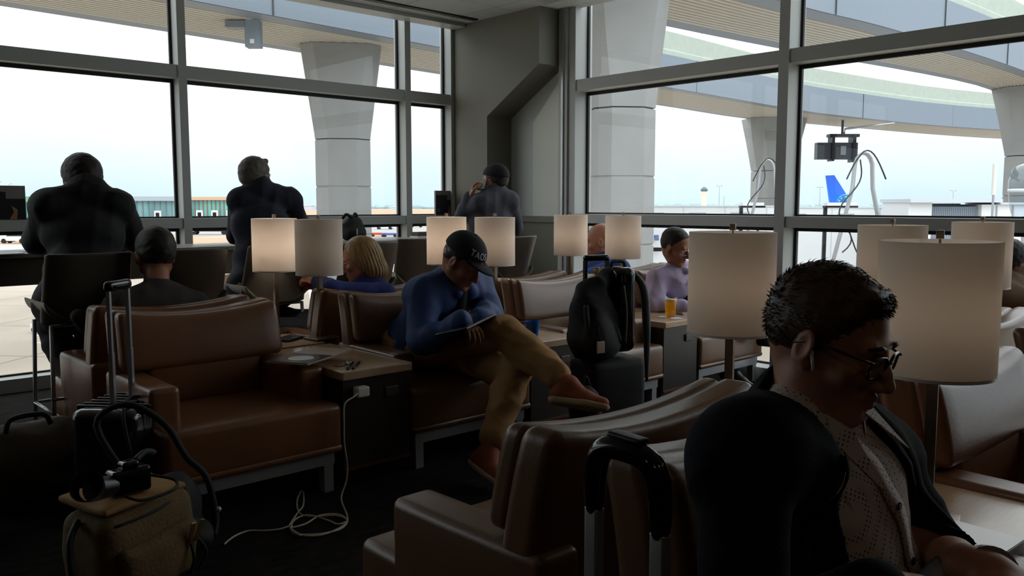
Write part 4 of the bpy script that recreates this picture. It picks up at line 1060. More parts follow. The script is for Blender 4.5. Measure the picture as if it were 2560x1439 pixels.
# ------------------------------------------------------------------ lounge furniture
CW_ = 0.84; CD = 0.80          # chair width and depth
def make_chair(label, leather, group):
    """faces -y; origin at the middle of its floor plan"""
    t = thing('lounge_chair', label, 'armchair', group=group); w = CW_ / 2; y0, y1 = -CD / 2, CD / 2
    def crown(p):
        return (p.x, p.y, p.z + 0.012 * max(0, 1 - (p.x / w) ** 2) * (1 if p.z > 0.4 else 0))
    st = MB().rbox(-w, w, y0, y1 - 0.16, 0.21, 0.43, 0.028, (0, 0.004, 0.012), nflat=8).build('seat', leather, t, smooth=True)
    MB().rbox(-w - 0.002, w + 0.002, y0 - 0.003, y1 - 0.18, 0.195, 0.235, 0.02, nflat=8).build('piping', leather, st, smooth=True)
    for s in (-1, 1):
        def f(p, s=s): return (p.x, p.y, p.z + (0.01 if p.z > 0.5 else 0) * (p.y - y0))
        xa, xb = sorted((s * w, s * (w - 0.135)))
        MB().rbox(xa, xb, y0 + 0.16, y1 - 0.06, 0.2, 0.59, 0.026, (0.004, 0, 0), fn=f).build('armrest', leather, t, smooth=True)
    MB().rbox(-w + 0.137, w - 0.137, y1 - 0.25, y1 - 0.12, 0.42, 0.66, 0.03, (0, 0.012, 0)).build('lumbar_cushion', leather, t, smooth=True)
    def lean(p):   # flared back: leans away and rolls over at the top
        k = max(0.0, (p.z - 0.45) / 0.42); x = p.x * (1 - 0.035 * k)
        curl = 0.085 * (p.x / w) ** 2 * k * k
        return (x, p.y + 0.085 * k * k - 0.085, p.z + curl * 0.6)
    bk = MB().rbox(-w, w, y1 - 0.135, y1 - 0.01, 0.20, 0.845, 0.035, (0, 0.006, 0.004), fn=lean, nflat=10).build('backrest', leather, t, smooth=True)
    def lean2(p):
        q = lean(p); return (q[0], q[1] - 0.0, q[2])
    MB().rbox(-w + 0.01, w - 0.01, y1 - 0.20, y1 - 0.115, 0.605, 0.84, 0.03, (0, 0.008, 0.006), fn=lean2, nflat=10).build('back_cushion', leather, bk, smooth=True)
    fr = MB().box(-w + 0.03, w - 0.03, y0 + 0.03, y1 - 0.03, 0.135, 0.195).build('base_frame', M_chrome, t)
    for sx in (-1, 1):
        for sy in (y0 + 0.035, y1 - 0.085):
            xa, xb = sorted((sx * (w - 0.035), sx * (w - 0.085))); MB().box(xa, xb, sy, sy + 0.05, 0.0, 0.137).build('leg', M_chrome, t)
    return t

XC = [1.27 + 1.26 * k + CW_ / 2 for k in range(4)]          # chair centres
XT = [1.27 + 1.26 * k + CW_ + 0.21 for k in range(3)]       # side table centres
GCH = 'leather lounge chairs in back to back rows'
ch0 = make_chair('wide brown leather armchair with an empty seat beside the small table with the charger', M_leather, GCH)
ch0.location = Vector((XC[0], 3.88, 0)) * U
chB = make_chair('brown leather armchair holding the man in the blue jacket and black cap', M_leather2, GCH)
chB.location = Vector((XC[1], 3.88, 0)) * U
dup(chB, (XC[2], 3.88, 0), 0, 'pale brown leather armchair with its seat front showing right of the black backpack')
dup(chB, (XC[3], 3.88, 0), 0, 'leather armchair by the right window holding the man in the lavender shirt')
dup(ch0, (XC[0], 4.74, 0), math.pi, 'leather armchair facing the window holding the man in the dark t-shirt')
dup(ch0, (XC[1], 4.74, 0), math.pi, 'leather armchair facing the window holding the blonde woman')
dup(chB, (XC[2], 4.74, 0), math.pi, 'empty pale leather armchair facing the window between the woman and the bald man')
dup(chB, (XC[3], 4.74, 0), math.pi, 'leather armchair facing the window holding the bald man')
dup(chB, (XC[0], 1.62, 0), math.pi, 'brown leather armchair in the foreground with its curved back top behind the trolley handle')
dup(chB, (XC[1], 1.62, 0), math.pi, 'leather armchair whose pale back top shows behind the nose of the seated foreground man')
dup(chB, (XC[2], 1.62, 0), math.pi, 'leather armchair at the right edge with a bright back top, farther of two')
dup(chB, (XC[3], 1.62, 0), math.pi, 'leather armchair at the far right holding the person in the brown coat')
dup(chB, (XC[0], 0.76, 0), 0, 'leather armchair the foreground man in the navy blazer sits in')
dup(ch0, (XC[1], 0.76, 0), 0, 'brown leather armchair with back and lumbar cushions right behind the nearest lamp')
dup(chB, (XC[2], 0.76, 0), 0, 'leather armchair cut by the right edge, nearer of two with bright back tops')

def make_table(label, group):
    t = thing('side_table', label, 'side table', group=group); w, d = 0.205, 0.40
    MB().rbox(-w, w, -d, d, 0.535, 0.578, 0.006).build('table_top', M_table, t, smooth=True)
    MB().box(-w + 0.012, w - 0.012, -d + 0.02, d - 0.02, 0.09, 0.535).build('cabinet', M_tcab, t)
    MB().box(-w + 0.03, w - 0.03, -d + 0.05, d - 0.05, 0.0, 0.09).build('plinth', M_black, t)
    MB().box(-w + 0.012, w - 0.012, -d + 0.012, -d + 0.02, 0.085, 0.10).build('kick_trim', mat('copper_trim', (120, 70, 50), 0.35, 0.6), t)
    o = MB().rbox(0.045, 0.125, -d + 0.008, -d + 0.021, 0.42, 0.47, 0.005).build('power_outlet', mat('outlet_brown', (70, 60, 52), 0.4), t, smooth=True)
    return t
GT = 'side tables between the lounge chairs'
tb = make_table('beige topped side table with a dark cabinet, a white charger plugged into its front', GT); tb.location = Vector((XT[0], 3.88, 0)) * U
tb_labels = {(1, 0): 'side table holding the blue cup beside the black backpack', (2, 0): 'side table holding the glass of beer', (0, 1): 'side table under the brightly lit lamp behind the brown armchair',
             (1, 1): 'side table behind the man in the cap under the second lit lamp', (2, 1): 'side table under the farthest lamp beside the bald man', (0, 2): 'side table whose pale top shows behind the foreground armchair back',
             (1, 2): 'side table under the right hand lamp farther from the camera', (2, 2): 'side table under the lamp at the far right edge', (0, 3): 'side table with the white book beside the foreground man', (1, 3): 'side table whose beige top shows at the right edge of the photo'}
YR = {0: (3.88, 0), 1: (4.74, math.pi), 2: (1.62, math.pi), 3: (0.76, 0)}
for (k, r), lab in tb_labels.items():
    dup(tb, (XT[k], YR[r][0], 0), YR[r][1], lab)

def make_lamp(label, lit, group, bulb=None):
    t = thing('table_lamp', label, 'table lamp', group=group)
    MB().rbox(-0.075, 0.075, -0.075, 0.075, 0.0, 0.016, 0.005).build('base', M_lampmetal, t, smooth=True)
    MB().box(-0.013, 0.013, -0.013, 0.013, 0.016, 0.40).build('pole', M_lampmetal, t)
    r = 0.1375; z0, z1 = 0.385, 0.712
    sh = MB().lathe([(r, z0), (r, z1), (r - 0.004, z1), (r - 0.004, z0)], n=64, closed=True).build('lamp_shade', M_shade, t, smooth=True, sharp=40)
    MB().lathe([(r + 0.0008, z0), (r + 0.0008, z0 + 0.008), (r - 0.005, z0 + 0.008), (r - 0.005, z0)], n=64, closed=True).build('rim', M_white, sh, smooth=True, sharp=40)
    mb = MB()
    for k in range(3):
        a = 2 * math.pi * k / 3 + 0.4; mb.tube([(0, 0, z1 - 0.02), (math.cos(a) * (r - 0.004), math.sin(a) * (r - 0.004), z1 - 0.012)], 0.0022, 5)
    mb.build('spider', M_lampmetal, sh)
    MB().cyl((0, 0, 0.40), (0, 0, 0.47), 0.014, n=12).cyl((0, 0, 0.375), (0, 0, 0.40), 0.03, n=4).build('socket', M_lampmetal, t)
    MB().ball((0, 0, 0.55), (0.03, 0.03, 0.04), 16).build('bulb', bulb or (M_bulb_on if lit else M_bulb_off), t, smooth=True)
    MB().cyl((0, 0, z1 - 0.02), (0, 0, z1 + 0.012), 0.003, n=8).rbox(-0.009, 0.009, -0.009, 0.009, z1 + 0.005, z1 + 0.026, 0.002).build('finial', M_lampmetal, t)
    return t
GL = 'white drum shade table lamps'
ZT = 0.5785
l_faint = make_lamp('white drum lamp with faint added glow on the charger table, right of the glowing one', False, GL, M_fill_faint); l_on = make_lamp('glowing white drum table lamp, the left one of the leftmost pair', True, GL)

l_dim = make_lamp('large white drum table lamp beside the lavender shirt in front of the central mullion', True, GL, M_fill_dim)
def pl(o, px, py_top, wpx, z=ZT, lab=None, rot=0.0):
    """stand a lamp where the photo shows it: the shade width gives its distance"""
    d = 0.275 * F / wpx; p = PX(px, py_top, d); p.z = z
    if lab is None: o.location = p * U; o.rotation_euler = (0, 0, rot); return o
    return dup(o, tuple(p), rot, lab)
pl(l_faint, 796, 557, 117, rot=0.1)
pl(l_on, 685, 550, 111)
def at_off(lamp, lab, x, y, rot=0.0): return dup(lamp, (x, y, ZT), rot, lab)
at_off(l_on, 'glowing white drum table lamp partly hidden by the black cap', *PX(1116, 545, 5.85).xy)
l_mid = make_lamp('white drum table lamp just right of the man in the black cap', True, GL, M_fill_mid)
pl(l_mid, 1237, 547, 0.275 * F / 5.75)
at_off(l_mid, 'white drum table lamp left of the bald head, the farthest one', *PX(1427, 543, 6.9).xy)
at_off(l_mid, 'white drum table lamp between the bald man and the man in the lavender shirt', *PX(1558, 547, 6.5).xy)
pl(l_dim, 1832, 585, 0.275 * F / 2.72, rot=0.35)
at_off(l_dim, 'largest white drum table lamp close behind the glasses of the foreground man', *PX(2350, 602, 2.06).xy, rot=0.3)
at_off(l_dim, 'white drum table lamp partly hidden behind the largest lamp, its left neighbour', *PX(2231, 575, 3.6).xy)
at_off(l_dim, 'white drum table lamp at the right edge partly hidden behind the largest lamp', *PX(2456, 566, 4.22).xy)

# ------------------------------------------------------------------ counter along the window with stools
t = thing('window_counter', 'long grey brown counter running along the left window', 'counter', (1.0, 6.1, 0))
MB().rbox(-5.0, 4.4, -0.02, 0.52, 1.035, 1.068, 0.006, nflat=2).build('counter_top', M_countertop, t, smooth=True)
MB().box(-4.98, 4.38, 0.0, 0.03, 0.86, 1.035).build('apron', M_counter, t)
for x in (-4.9, -2.6, -0.3, 2.05, 4.3): MB().box(x - 0.03, x + 0.03, 0.03, 0.48, 0.0, 1.035).build('support', M_counter, t)

def make_stool(label, group):
    t = thing('counter_stool', label, 'stool', group=group)       # faces +y
    w = 0.225
    mb = MB()
    def sh(p):
        k = max(0.0, (p.z - 0.78) / 0.34); return (p.x * (1.0 - 0.03 * k), p.y - 0.09 * k + 0.10 * (abs(p.x) / w) ** 3 * (1 - 0.4 * k), p.z)
    mb.rbox(-w, w, -0.235, -0.205, 0.74, 1.12, 0.014, fn=sh, nflat=8); mb.build('backrest', M_stool, t, smooth=True)
    def se(p): return (p.x, p.y, p.z + 0.10 * (abs(p.x) / w) ** 4)
    MB().rbox(-w, w, -0.22, 0.20, 0.735, 0.775, 0.018, fn=se, nflat=8).build('seat', M_stool, t, smooth=True)
    for sx in (-1, 1):
        for sy in (-1, 1): MB().tube([(sx * 0.185, sy * 0.17, 0.735), (sx * 0.205, sy * 0.20, 0.0)], 0.0115, 8).build('leg', M_chrome, t, smooth=True)
        MB().tube([(sx * 0.2, -0.19, 0.26), (sx * 0.2, 0.19, 0.26)], 0.009, 8).build('footrest', M_chrome, t, smooth=True)
    for sy in (-1, 1): MB().tube([(-0.2, sy * 0.195, 0.26 if sy > 0 else 0.34), (0.2, sy * 0.195, 0.26 if sy > 0 else 0.34)], 0.009, 8).build('footrest', M_chrome, t, smooth=True)
    for sy in (-1, 1): MB().tube([(-0.185, sy * 0.17, 0.73), (0.185, sy * 0.17, 0.73)], 0.009, 8).build('seat_rail', M_chrome, t, smooth=True)
    return t
GS = 'stools along the window counter'
s0 = make_stool('dark counter stool the man in the black hooded jacket sits on', GS); s0.location = Vector((1.42, 5.12, 0)) * U
for (x, y, rz, lab) in ((1.99, 5.16, 0, 'empty dark counter stool whose back shows right of the dark haired head'), (2.60, 5.25, 0, 'dark counter stool under the man in the navy sweater behind the lit lamp'),
                        (3.27, 5.22, 0, 'dark counter stool behind the blonde woman'), (3.98, 5.42, -0.35, 'dark counter stool turned sideways just left of the second lit lamp'), (4.72, 5.30, 0.1, 'dark counter stool of the man holding a phone by the corner')):
    dup(s0, (x, y, 0), rz, lab)

# items on the counter and the window rail
def card_mat():
    m = mat('card_photo', (34, 36, 46), 0.3, var=0.9, vscale=7, col2=(14, 16, 24)); return m
def card(x, w, h, label, rz=0.0):
    t = thing('picture_card', label, 'picture card', (x, 7.035, 1.262), rz, group='picture cards on the window rail')
    MB().box(-w / 2, w / 2, -0.012, 0.012, 0, h).build('board', mat('card_grey', (120, 118, 116), 0.5), t)
    MB().box(-w / 2 + 0.006, w * 0.18, -0.016, -0.011, 0.006, h * 0.82).box(w * 0.18, w / 2 - 0.006, -0.016, -0.011, 0.006, h * 0.62).build('photo', card_mat(), t)
    MB().prism([(w * 0.22, -0.018, h * 0.02), (w * 0.34, -0.018, h * 0.02), (w * 0.36, -0.018, h * 0.3), (w * 0.26, -0.018, h * 0.42), (w * 0.3, -0.018, h * 0.24)], (0, 0, 0), (0, 0.003, 0)).build('orange_shape', mat('card_orange', (150, 108, 76), 0.5), t)  # small orange shape on the front of the card
    MB().box(-w * 0.42, -w * 0.28, -0.018, -0.015, h * 0.12, h * 0.28).build('emblem', mat('card_olive', (84, 84, 66), 0.5), t)
    return t
xa = PZ(20, 555, 1.264); card(1.45 if False else -0.02 + 1.0, 0.34, 0.245, 'framed card with a dark photo on the window rail at the far left edge') if False else None
def on_wall(px, z=1.264, Y=7.03):
    r = PX(px, 545, 1.0) - Vector((0, 0, EYE)); s_ = Y / r.y; return r.x * s_
x1_ = on_wall(66); card(x1_ - 0.2, 0.40, 0.25, 'larger framed card with a dark photo on the window rail at the far left edge')
x2_ = on_wall(1109); card(x2_, 0.215, 0.255, 'small framed card with a dark photo on the window rail near the corner')
p = PZ(1043, 592, 1.07)
t = thing('condiment_tray', 'small dark tray of packets on the counter left of the second lit lamp', 'tray', (p.x, 6.4, 1.07))
MB().box(-0.1, 0.1, -0.06, 0.06, 0, 0.012).build('tray', M_white, t); MB().box(-0.09, 0.09, -0.05, 0.05, 0.012, 0.05).build('packets', mat('packet_brown', (70, 50, 44), 0.6), t)
p = PZ(28, 638, 1.07); t = thing('sheet_of_paper', 'white paper lying on the counter at the far left edge', 'paper', (p.x - 0.1, p.y + 0.2, 1.0695)); MB().box(-0.22, 0.22, -0.1, 0.1, 0, 0.003).build('sheet', M_paper, t); MB().box(0.06, 0.2, -0.09, 0.09, 0.003, 0.006).build('folded_flap', M_paper, t)
# ------------------------------------------------------------------ luggage and small things
M_blackfab = mat('black_fabric', (22, 22, 25), 0.75, var=0.2, vscale=12, bump=0.10, bscale=160); M_strap = mat('black_strap', (14, 14, 16), 0.7)
M_olive = mat('olive_canvas', (104, 82, 48), 0.85, var=0.22, vscale=8, bump=0.35, bscale=90); M_tanflap = mat('tan_canvas', (150, 112, 62), 0.8, var=0.12, vscale=10, bump=0.25, bscale=90)
M_brass = mat('brass', (200, 170, 110), 0.3, 0.9); M_carbon = mat('gloss_carbon_shell', (22, 24, 28), 0.22, coat=0.6)
M_greybag = mat('grey_brown_fabric', (92, 82, 72), 0.8, var=0.15, vscale=8, bump=0.3, bscale=90)

def sdf_obj(name, S, m, parent, h=0.012, fold=0.004, fs=20, seed=1, sc=U, **k): return skin(name, [S.mesh(h, fold=fold, fs=fs, seed=seed)], m, parent=parent, sc=sc, **k)

# black ribbed hard case with its trolley handle up
t = thing('hard_suitcase', 'glossy black ribbed hard suitcase with raised silver trolley handle left of the brown armchair', 'suitcase', tuple(CW(-1.63, 3.62)), math.radians(40))
MB().rbox(-0.20, 0.20, -0.10, 0.19, 0.05, 0.53, 0.045, (0, 0.01, 0)).build('shell', M_carbon, t, smooth=True)
for x in (-0.12, -0.072, -0.024, 0.024, 0.072, 0.12): MB().rbox(x - 0.011, x + 0.011, -0.106, 0.196, 0.06, 0.536, 0.006).build('rib', M_carbon, t, smooth=True)
hd = MB().rbox(-0.085, 0.085, 0.045, 0.085, 1.01, 1.055, 0.018).build('trolley_handle', M_gloss, t, smooth=True)
for x in (-0.07, 0.07): MB().box(x - 0.009, x + 0.009, 0.055, 0.075, 0.50, 0.75).build('rod', M_chrome, hd); MB().box(x - 0.007, x + 0.007, 0.057, 0.073, 0.75, 1.015).build('rod', M_chrome, hd)
for x in (-0.15, 0.15):
    for y in (-0.09, 0.09): MB().cyl((x - 0.012, y, 0.026), (x + 0.012, y, 0.026), 0.026, n=14).build('wheel', M_black, t)
MB().stube([(0.05, 0.0, 0.535), (-0.1, -0.02, 0.56), (-0.2, -0.06, 0.50), (-0.205, -0.1, 0.3)], 0.008, 6).build('strap', M_strap, t, smooth=True)

# mesh shoulder bag hanging on the case
S = Sdf(); S.ell((0, 0, 0.16), (0.13, 0.10, 0.16), k=0.03).ell((0.02, -0.06, 0.07), (0.12, 0.1, 0.07), k=0.03)
t = thing('shoulder_bag', 'floppy black shoulder bag with a long strap between the hard suitcase and the armchair', 'bag', (1.215, 3.30, 0), 0.3)
sdf_obj('bag_body', S, M_blackfab, t, fold=0.012, fs=18)
MB().stube([(-0.05, 0.15, 0.26), (-0.1, 0.3, 0.50), (-0.02, 0.22, 0.58), (0.06, 0.1, 0.5), (0.1, 0.02, 0.36), (0.135, -0.05, 0.28), (0.15, -0.08, 0.12), (0.12, -0.1, 0.05)], 0.014, 6).build('strap', M_strap, t, smooth=True)
MB().ball((0.13, -0.12, 0.16), 0.013, 10).build('buckle', M_chrome, t, smooth=True)

# olive camera bag with tan flap, and the camera lying on it
t = thing('camera_bag', 'olive canvas camera bag with tan flap and brass zip pulls at the bottom left', 'bag', (1.00, 3.12, 0), 0.36)
def bulge(p): return (p.x * (1 + 0.10 * (1 - abs(p.z / 0.19 - 1))), p.y * (1 + 0.06 * (1 - abs(p.z / 0.19 - 1))), p.z + 0.012 * math.sin(p.x * 14))
MB().rbox(-0.185, 0.185, -0.12, 0.12, 0.0, 0.325, 0.05, (0, 0.02, 0.01), fn=bulge, nflat=9).build('bag_body', M_olive, t, smooth=True)
MB().rbox(-0.15, 0.15, -0.165, -0.11, 0.02, 0.22, 0.028, (0, 0.018, 0), fn=bulge, nflat=8).build('front_pocket', M_olive, t, smooth=True)
MB().rbox(-0.175, 0.175, -0.10, 0.145, 0.325, 0.348, 0.011, (0, 0, 0.012), fn=lambda p: (p.x, p.y, p.z + 0.25 * max(0, p.y) * 0.5), nflat=9).build('flap', M_tanflap, t, smooth=True)
for x, dx in ((0.092, 0.004), (0.125, 0.03)):
    MB().box(x, x + 0.016, -0.205, -0.197, 0.155, 0.235, R=rotm(0.25, dx * 8, 0)).build('zip_pull', M_brass, t)
    MB().stube([(x + 0.007, -0.19, 0.165), (x + 0.01 + dx, -0.20, 0.10), (x + 0.004, -0.19, 0.04)], 0.006, 6).build('pull_cord', M_strap, t, smooth=True)
MB().stube([(-0.19, 0.02, 0.3), (-0.26, -0.03, 0.25), (-0.27, -0.06, 0.12), (-0.23, -0.05, 0.03)], 0.012, 6).build('side_strap', M_strap, t, smooth=True)
MB().stube([(0.19, 0.06, 0.33), (0.235, 0.0, 0.31), (0.24, -0.04, 0.22), (0.21, -0.05, 0.12)], 0.011, 6).build('side_strap', M_strap, t, smooth=True)
MB().stube([(0.15, -0.1, 0.31), (0.0, -0.135, 0.30), (-0.15, -0.12, 0.29)], 0.005, 6).build('zip_line', M_strap, t, smooth=True)
t = thing('camera', 'black camera with wide open lens hood lying on the flap of the olive bag', 'camera', (0.93, 3.06, 0.352), 0.16)
MB().rbox(-0.01, 0.13, -0.03, 0.04, 0.008, 0.10, 0.014).rbox(0.03, 0.09, -0.025, 0.03, 0.095, 0.125, 0.012).build('camera_body', M_gloss, t, smooth=True)
MB().cyl((-0.005, -0.0, 0.05), (-0.085, -0.03, 0.065), 0.037, 0.042, 24).build('lens', M_black, t, smooth=True, sharp=40)
q = Vector((-0.085, -0.03, 0.065)); dq = Vector((-0.6, -0.55, 0.55)).normalized(); a = dq.orthogonal().normalized(); b = dq.cross(a); mb = MB(); vs = []; n = 28
for (r, l) in ((0.044, 0.0), (0.056, 0.05), (0.051, 0.05), (0.04, 0.004)):
    for i in range(n): an = 2 * math.pi * i / n; vs.append(q + dq * l + (a * math.cos(an) + b * math.sin(an)) * r)
fs = []
for k in range(4):
    for i in range(n): j = (i + 1) % n; k2 = (k + 1) % 4; fs.append((k * n + i, k * n + j, k2 * n + j, k2 * n + i))
mb.add(vs, fs).build('lens_hood', M_black, t, smooth=True, sharp=50)
MB().stube([(0.12, 0.0, 0.06), (0.2, -0.05, 0.03), (0.17, -0.1, 0.012), (0.05, -0.11, 0.008), (0.0, -0.085, 0.03)], 0.006, 6).build('neck_strap', M_strap, t, smooth=True)
MB().stube([(0.1, 0.03, 0.11), (0.16, 0.07, 0.12), (0.21, 0.1, 0.10)], 0.012, 6).build('hand_strap', M_strap, t, smooth=True)

# soft black duffel, upright black case and brown bag at the left
t = thing('duffel_bag', 'soft black duffel bag on the floor at the left edge behind the olive bag', 'bag', (0.45, 4.0, 0), 0.2)
S = Sdf().ell((-0.1, 0, 0.17), (0.27, 0.17, 0.18), k=0.04).ell((0.1, 0.02, 0.13), (0.2, 0.16, 0.14), k=0.04).plane((0, 0, 0.0), (0, 0, -1))
sdf_obj('bag_body', S, M_blackfab, t, fold=0.01, fs=16, seed=4); MB().stube([(-0.25, -0.12, 0.2), (-0.15, -0.15, 0.38), (0.05, -0.13, 0.36), (0.14, -0.14, 0.2)], 0.011, 6).build('strap', M_strap, t, smooth=True)
t = thing('upright_suitcase', 'tall black soft suitcase with its handle up at the far left edge', 'suitcase', (0.62, 5.1, 0), 0.5)
MB().rbox(-0.25, 0.25, -0.17, 0.17, 0.06, 0.78, 0.05, (0, 0.02, 0.01), nflat=8).build('case_body', M_blackfab, t, smooth=True)
MB().rbox(-0.2, 0.2, -0.215, -0.165, 0.12, 0.66, 0.025, (0, 0.01, 0)).build('front_pocket', M_blackfab, t, smooth=True)
h_ = MB().rbox(-0.11, 0.11, 0.10, 0.14, 1.0, 1.035, 0.015).build('trolley_handle', M_gloss, t, smooth=True)
for x in (-0.1, 0.1): MB().box(x - 0.01, x + 0.01, 0.11, 0.13, 0.78, 1.005).build('rod', M_chrome, h_)
for x in (-0.2, 0.2):
    for y in (-0.12, 0.12): MB().cyl((x - 0.015, y, 0.03), (x + 0.015, y, 0.03), 0.03, n=14).build('wheel', M_black, t)
q = PX(-12, 715, 5.0); t = thing('draped_coat', 'black coat draped over the tall suitcase at the far left edge', 'coat', (0.62, 5.1, 0.0), 0.5)
S = Sdf().cap((-0.2, -0.2, 0.75), (0.12, -0.2, 0.80), 0.07, 0.06).cap((-0.18, -0.23, 0.72), (-0.2, -0.25, 0.3), 0.07, 0.05).cap((0.05, -0.23, 0.76), (0.1, -0.24, 0.42), 0.07, 0.04).ell((-0.15, 0.0, 0.86), (0.17, 0.15, 0.12), k=0.04)
sdf_obj('coat_cloth', S, M_blackfab, t, fold=0.012, fs=20, seed=9)
t = thing('travel_bag', 'round brown travel bag on the floor behind the hard suitcase', 'bag', (0.92, 4.35, 0), 0.1)
S = Sdf().cap((-0.13, 0, 0.22), (0.17, 0, 0.24), 0.15, 0.14, k=0.04).cap((-0.14, 0, 0.12), (0.17, 0, 0.12), 0.12, k=0.04).plane((0, 0, 0.0), (0, 0, -1))
sdf_obj('bag_body', S, M_greybag, t, fold=0.008, fs=16, seed=6); MB().stube([(-0.08, -0.1, 0.36), (-0.05, -0.09, 0.42), (0.08, -0.09, 0.42), (0.11, -0.1, 0.37)], 0.012, 6).build('handle', M_strap, t, smooth=True)

# backpack strapped on a trolley case beside the blue cup table
t = thing('cabin_suitcase', 'black cabin suitcase standing under the large black backpack', 'suitcase', (3.62, 3.12, 0), -0.25)
MB().rbox(-0.19, 0.19, -0.13, 0.13, 0.05, 0.52, 0.05, (0, 0.01, 0)).build('case_body', M_blackfab, t, smooth=True)
h_ = MB().rbox(-0.085, 0.085, 0.10, 0.14, 1.055, 1.09, 0.016).build('trolley_handle', M_gloss, t, smooth=True)
for x in (-0.075, 0.075): MB().box(x - 0.009, x + 0.009, 0.11, 0.13, 0.51, 1.06).build('rod', M_darkmetal, h_)
for x in (-0.15, 0.15):
    for y in (-0.09, 0.09): MB().cyl((x - 0.012, y, 0.026), (x + 0.012, y, 0.026), 0.026, n=14).build('wheel', M_black, t)
t2 = thing('backpack', 'large black backpack with a pale luggage tag sitting on the cabin suitcase', 'backpack', (3.62, 3.12, 0.53), -0.25)
S = Sdf().ell((-0.10, 0.0, 0.20), (0.135, 0.12, 0.23), k=0.05).ell((-0.11, -0.03, 0.10), (0.15, 0.13, 0.13), k=0.05).ell((-0.12, -0.11, 0.12), (0.10, 0.06, 0.12), k=0.03).cap((-0.14, 0, 0.36), (0.0, 0, 0.44), 0.05, 0.06, k=0.04).plane((0, 0, 0.0), (0, 0, -1))
sdf_obj('pack_body', S, M_blackfab, t2, h=0.009, fold=0.012, fs=18, seed=7)
MB().rbox(0.0, 0.135, -0.10, 0.06, 0.02, 0.50, 0.045, (0, 0.01, 0), nflat=8).build('gloss_compartment', M_gloss, t2, smooth=True)
MB().stube([(0.02, -0.11, 0.40), (0.03, -0.125, 0.25), (0.02, -0.13, 0.08)], 0.014, 8).build('front_strap', M_strap, t2, smooth=True)
MB().stube([(-0.2, -0.08, 0.3), (-0.21, -0.12, 0.18), (-0.17, -0.15, 0.05)], 0.016, 8).build('side_strap', M_strap, t2, smooth=True)
MB().stube([(0.12, -0.04, 0.48), (0.185, -0.08, 0.38), (0.205, -0.09, 0.15), (0.22, -0.08, -0.16)], [0.012, 0.024, 0.024, 0.008], 8).build('shoulder_strap', mat('grey_strap', (64, 72, 76), 0.6), t2, smooth=True)
MB().stube([(0.02, 0.0, 0.49), (0.03, 0.0, 0.525), (0.10, 0.0, 0.525), (0.115, 0.0, 0.49)], 0.01, 6).build('grab_handle', M_strap, t2, smooth=True)
tg = MB().rbox(-0.195, -0.145, -0.185, -0.178, 0.05, 0.115, 0.003).build('luggage_tag', mat('tag_beige', (190, 170, 156), 0.5), t2, smooth=True)
MB().stube([(-0.17, -0.16, 0.19), (-0.175, -0.178, 0.15), (-0.17, -0.181, 0.112)], 0.003, 6).build('tag_loop', M_strap, tg, smooth=True)
t = thing('round_bag', 'round black bag hanging low in front of the cabin suitcase under the brown shoe', 'bag', (3.33, 3.02, 0), -0.2)
S = Sdf().ell((0, 0, 0.28), (0.085, 0.10, 0.13), k=0.03).ell((0, 0, 0.10), (0.08, 0.09, 0.12), k=0.03).plane((0, 0, 0), (0, 0, -1)); sdf_obj('bag_body', S, M_blackfab, t, seed=12); MB().stube([(-0.03, 0, 0.4), (0, 0, 0.46), (0.03, 0, 0.4)], 0.008, 6).build('handle', M_strap, t, smooth=True)

# black backpack on the counter behind the blonde woman
r_ = PX(880, 590, 1.0) - Vector((0, 0, EYE)); sx_ = r_.x * 6.32 / r_.y
t = thing('small_backpack', 'small black backpack standing on the counter behind the blonde woman', 'backpack', (sx_, 6.32, 1.07), 0.1)
S = Sdf().ell((0, 0, 0.09), (0.115, 0.09, 0.115), k=0.04).ell((0.0, -0.05, 0.06), (0.10, 0.07, 0.07), k=0.03).plane((0, 0, 0), (0, 0, -1)); sdf_obj('pack_body', S, M_blackfab, t, seed=3, fold=0.006, h=0.008)
MB().stube([(-0.10, 0, 0.185), (-0.07, -0.02, 0.22), (-0.01, -0.02, 0.195), (0.03, -0.01, 0.225), (0.06, 0, 0.19)], 0.014, 8).build('grab_handle', M_strap, t, smooth=True)
MB().box(-0.045, -0.035, -0.125, -0.12, 0.05, 0.1).build('zip_pull', M_chrome, t)

# nearest trolley handle with its case
t = thing('trolley_suitcase', 'suitcase with a raised black arched trolley handle in the right foreground', 'suitcase', (0.0, 0.0, 0), 0)
pL = PX(1486, 1250, 1.22); pR = PX(1652, 1270, 1.12); mid = (pL + pR) / 2; t.location = Vector((mid.x, mid.y, 0)) * U
ax = Vector((pR.x - pL.x, pR.y - pL.y, 0)); ang = math.atan2(ax.y, ax.x); t.rotation_euler = (0, 0, ang); hw = ax.length / 2
ztop = PX(1566, 1098, 1.17).z
mb = MB(); pts = []; rs = []
prof = [(-hw, -0.115), (-hw, -0.06), (-hw * 0.93, -0.026), (-hw * 0.72, -0.006), (-hw * 0.35, 0.0), (0, 0.0), (hw * 0.35, -0.0), (hw * 0.72, -0.007), (hw * 0.93, -0.026), (hw, -0.06), (hw, -0.115)]
mb.tube([(x, 0, ztop - 0.012 + z) for x, z in prof], [0.0145, 0.0165, 0.018, 0.0185, 0.018, 0.018, 0.018, 0.0185, 0.018, 0.0165, 0.0145], 16)
hd = mb.build('handle_grip', M_gloss, t, smooth=True); hm = hd.modifiers.new('round', 'SUBSURF'); hm.levels = 1; hm.render_levels = 2
MB().rbox(-0.03, 0.032, -0.011, 0.011, ztop + 0.002, ztop + 0.010, 0.004).build('release_button', M_black, hd, smooth=True)
for x in (-hw, hw):
    MB().rbox(x - 0.0125, x + 0.0125, -0.009, 0.009, 0.60, ztop - 0.11, 0.003).build('rod', M_chrome, t, smooth=True)
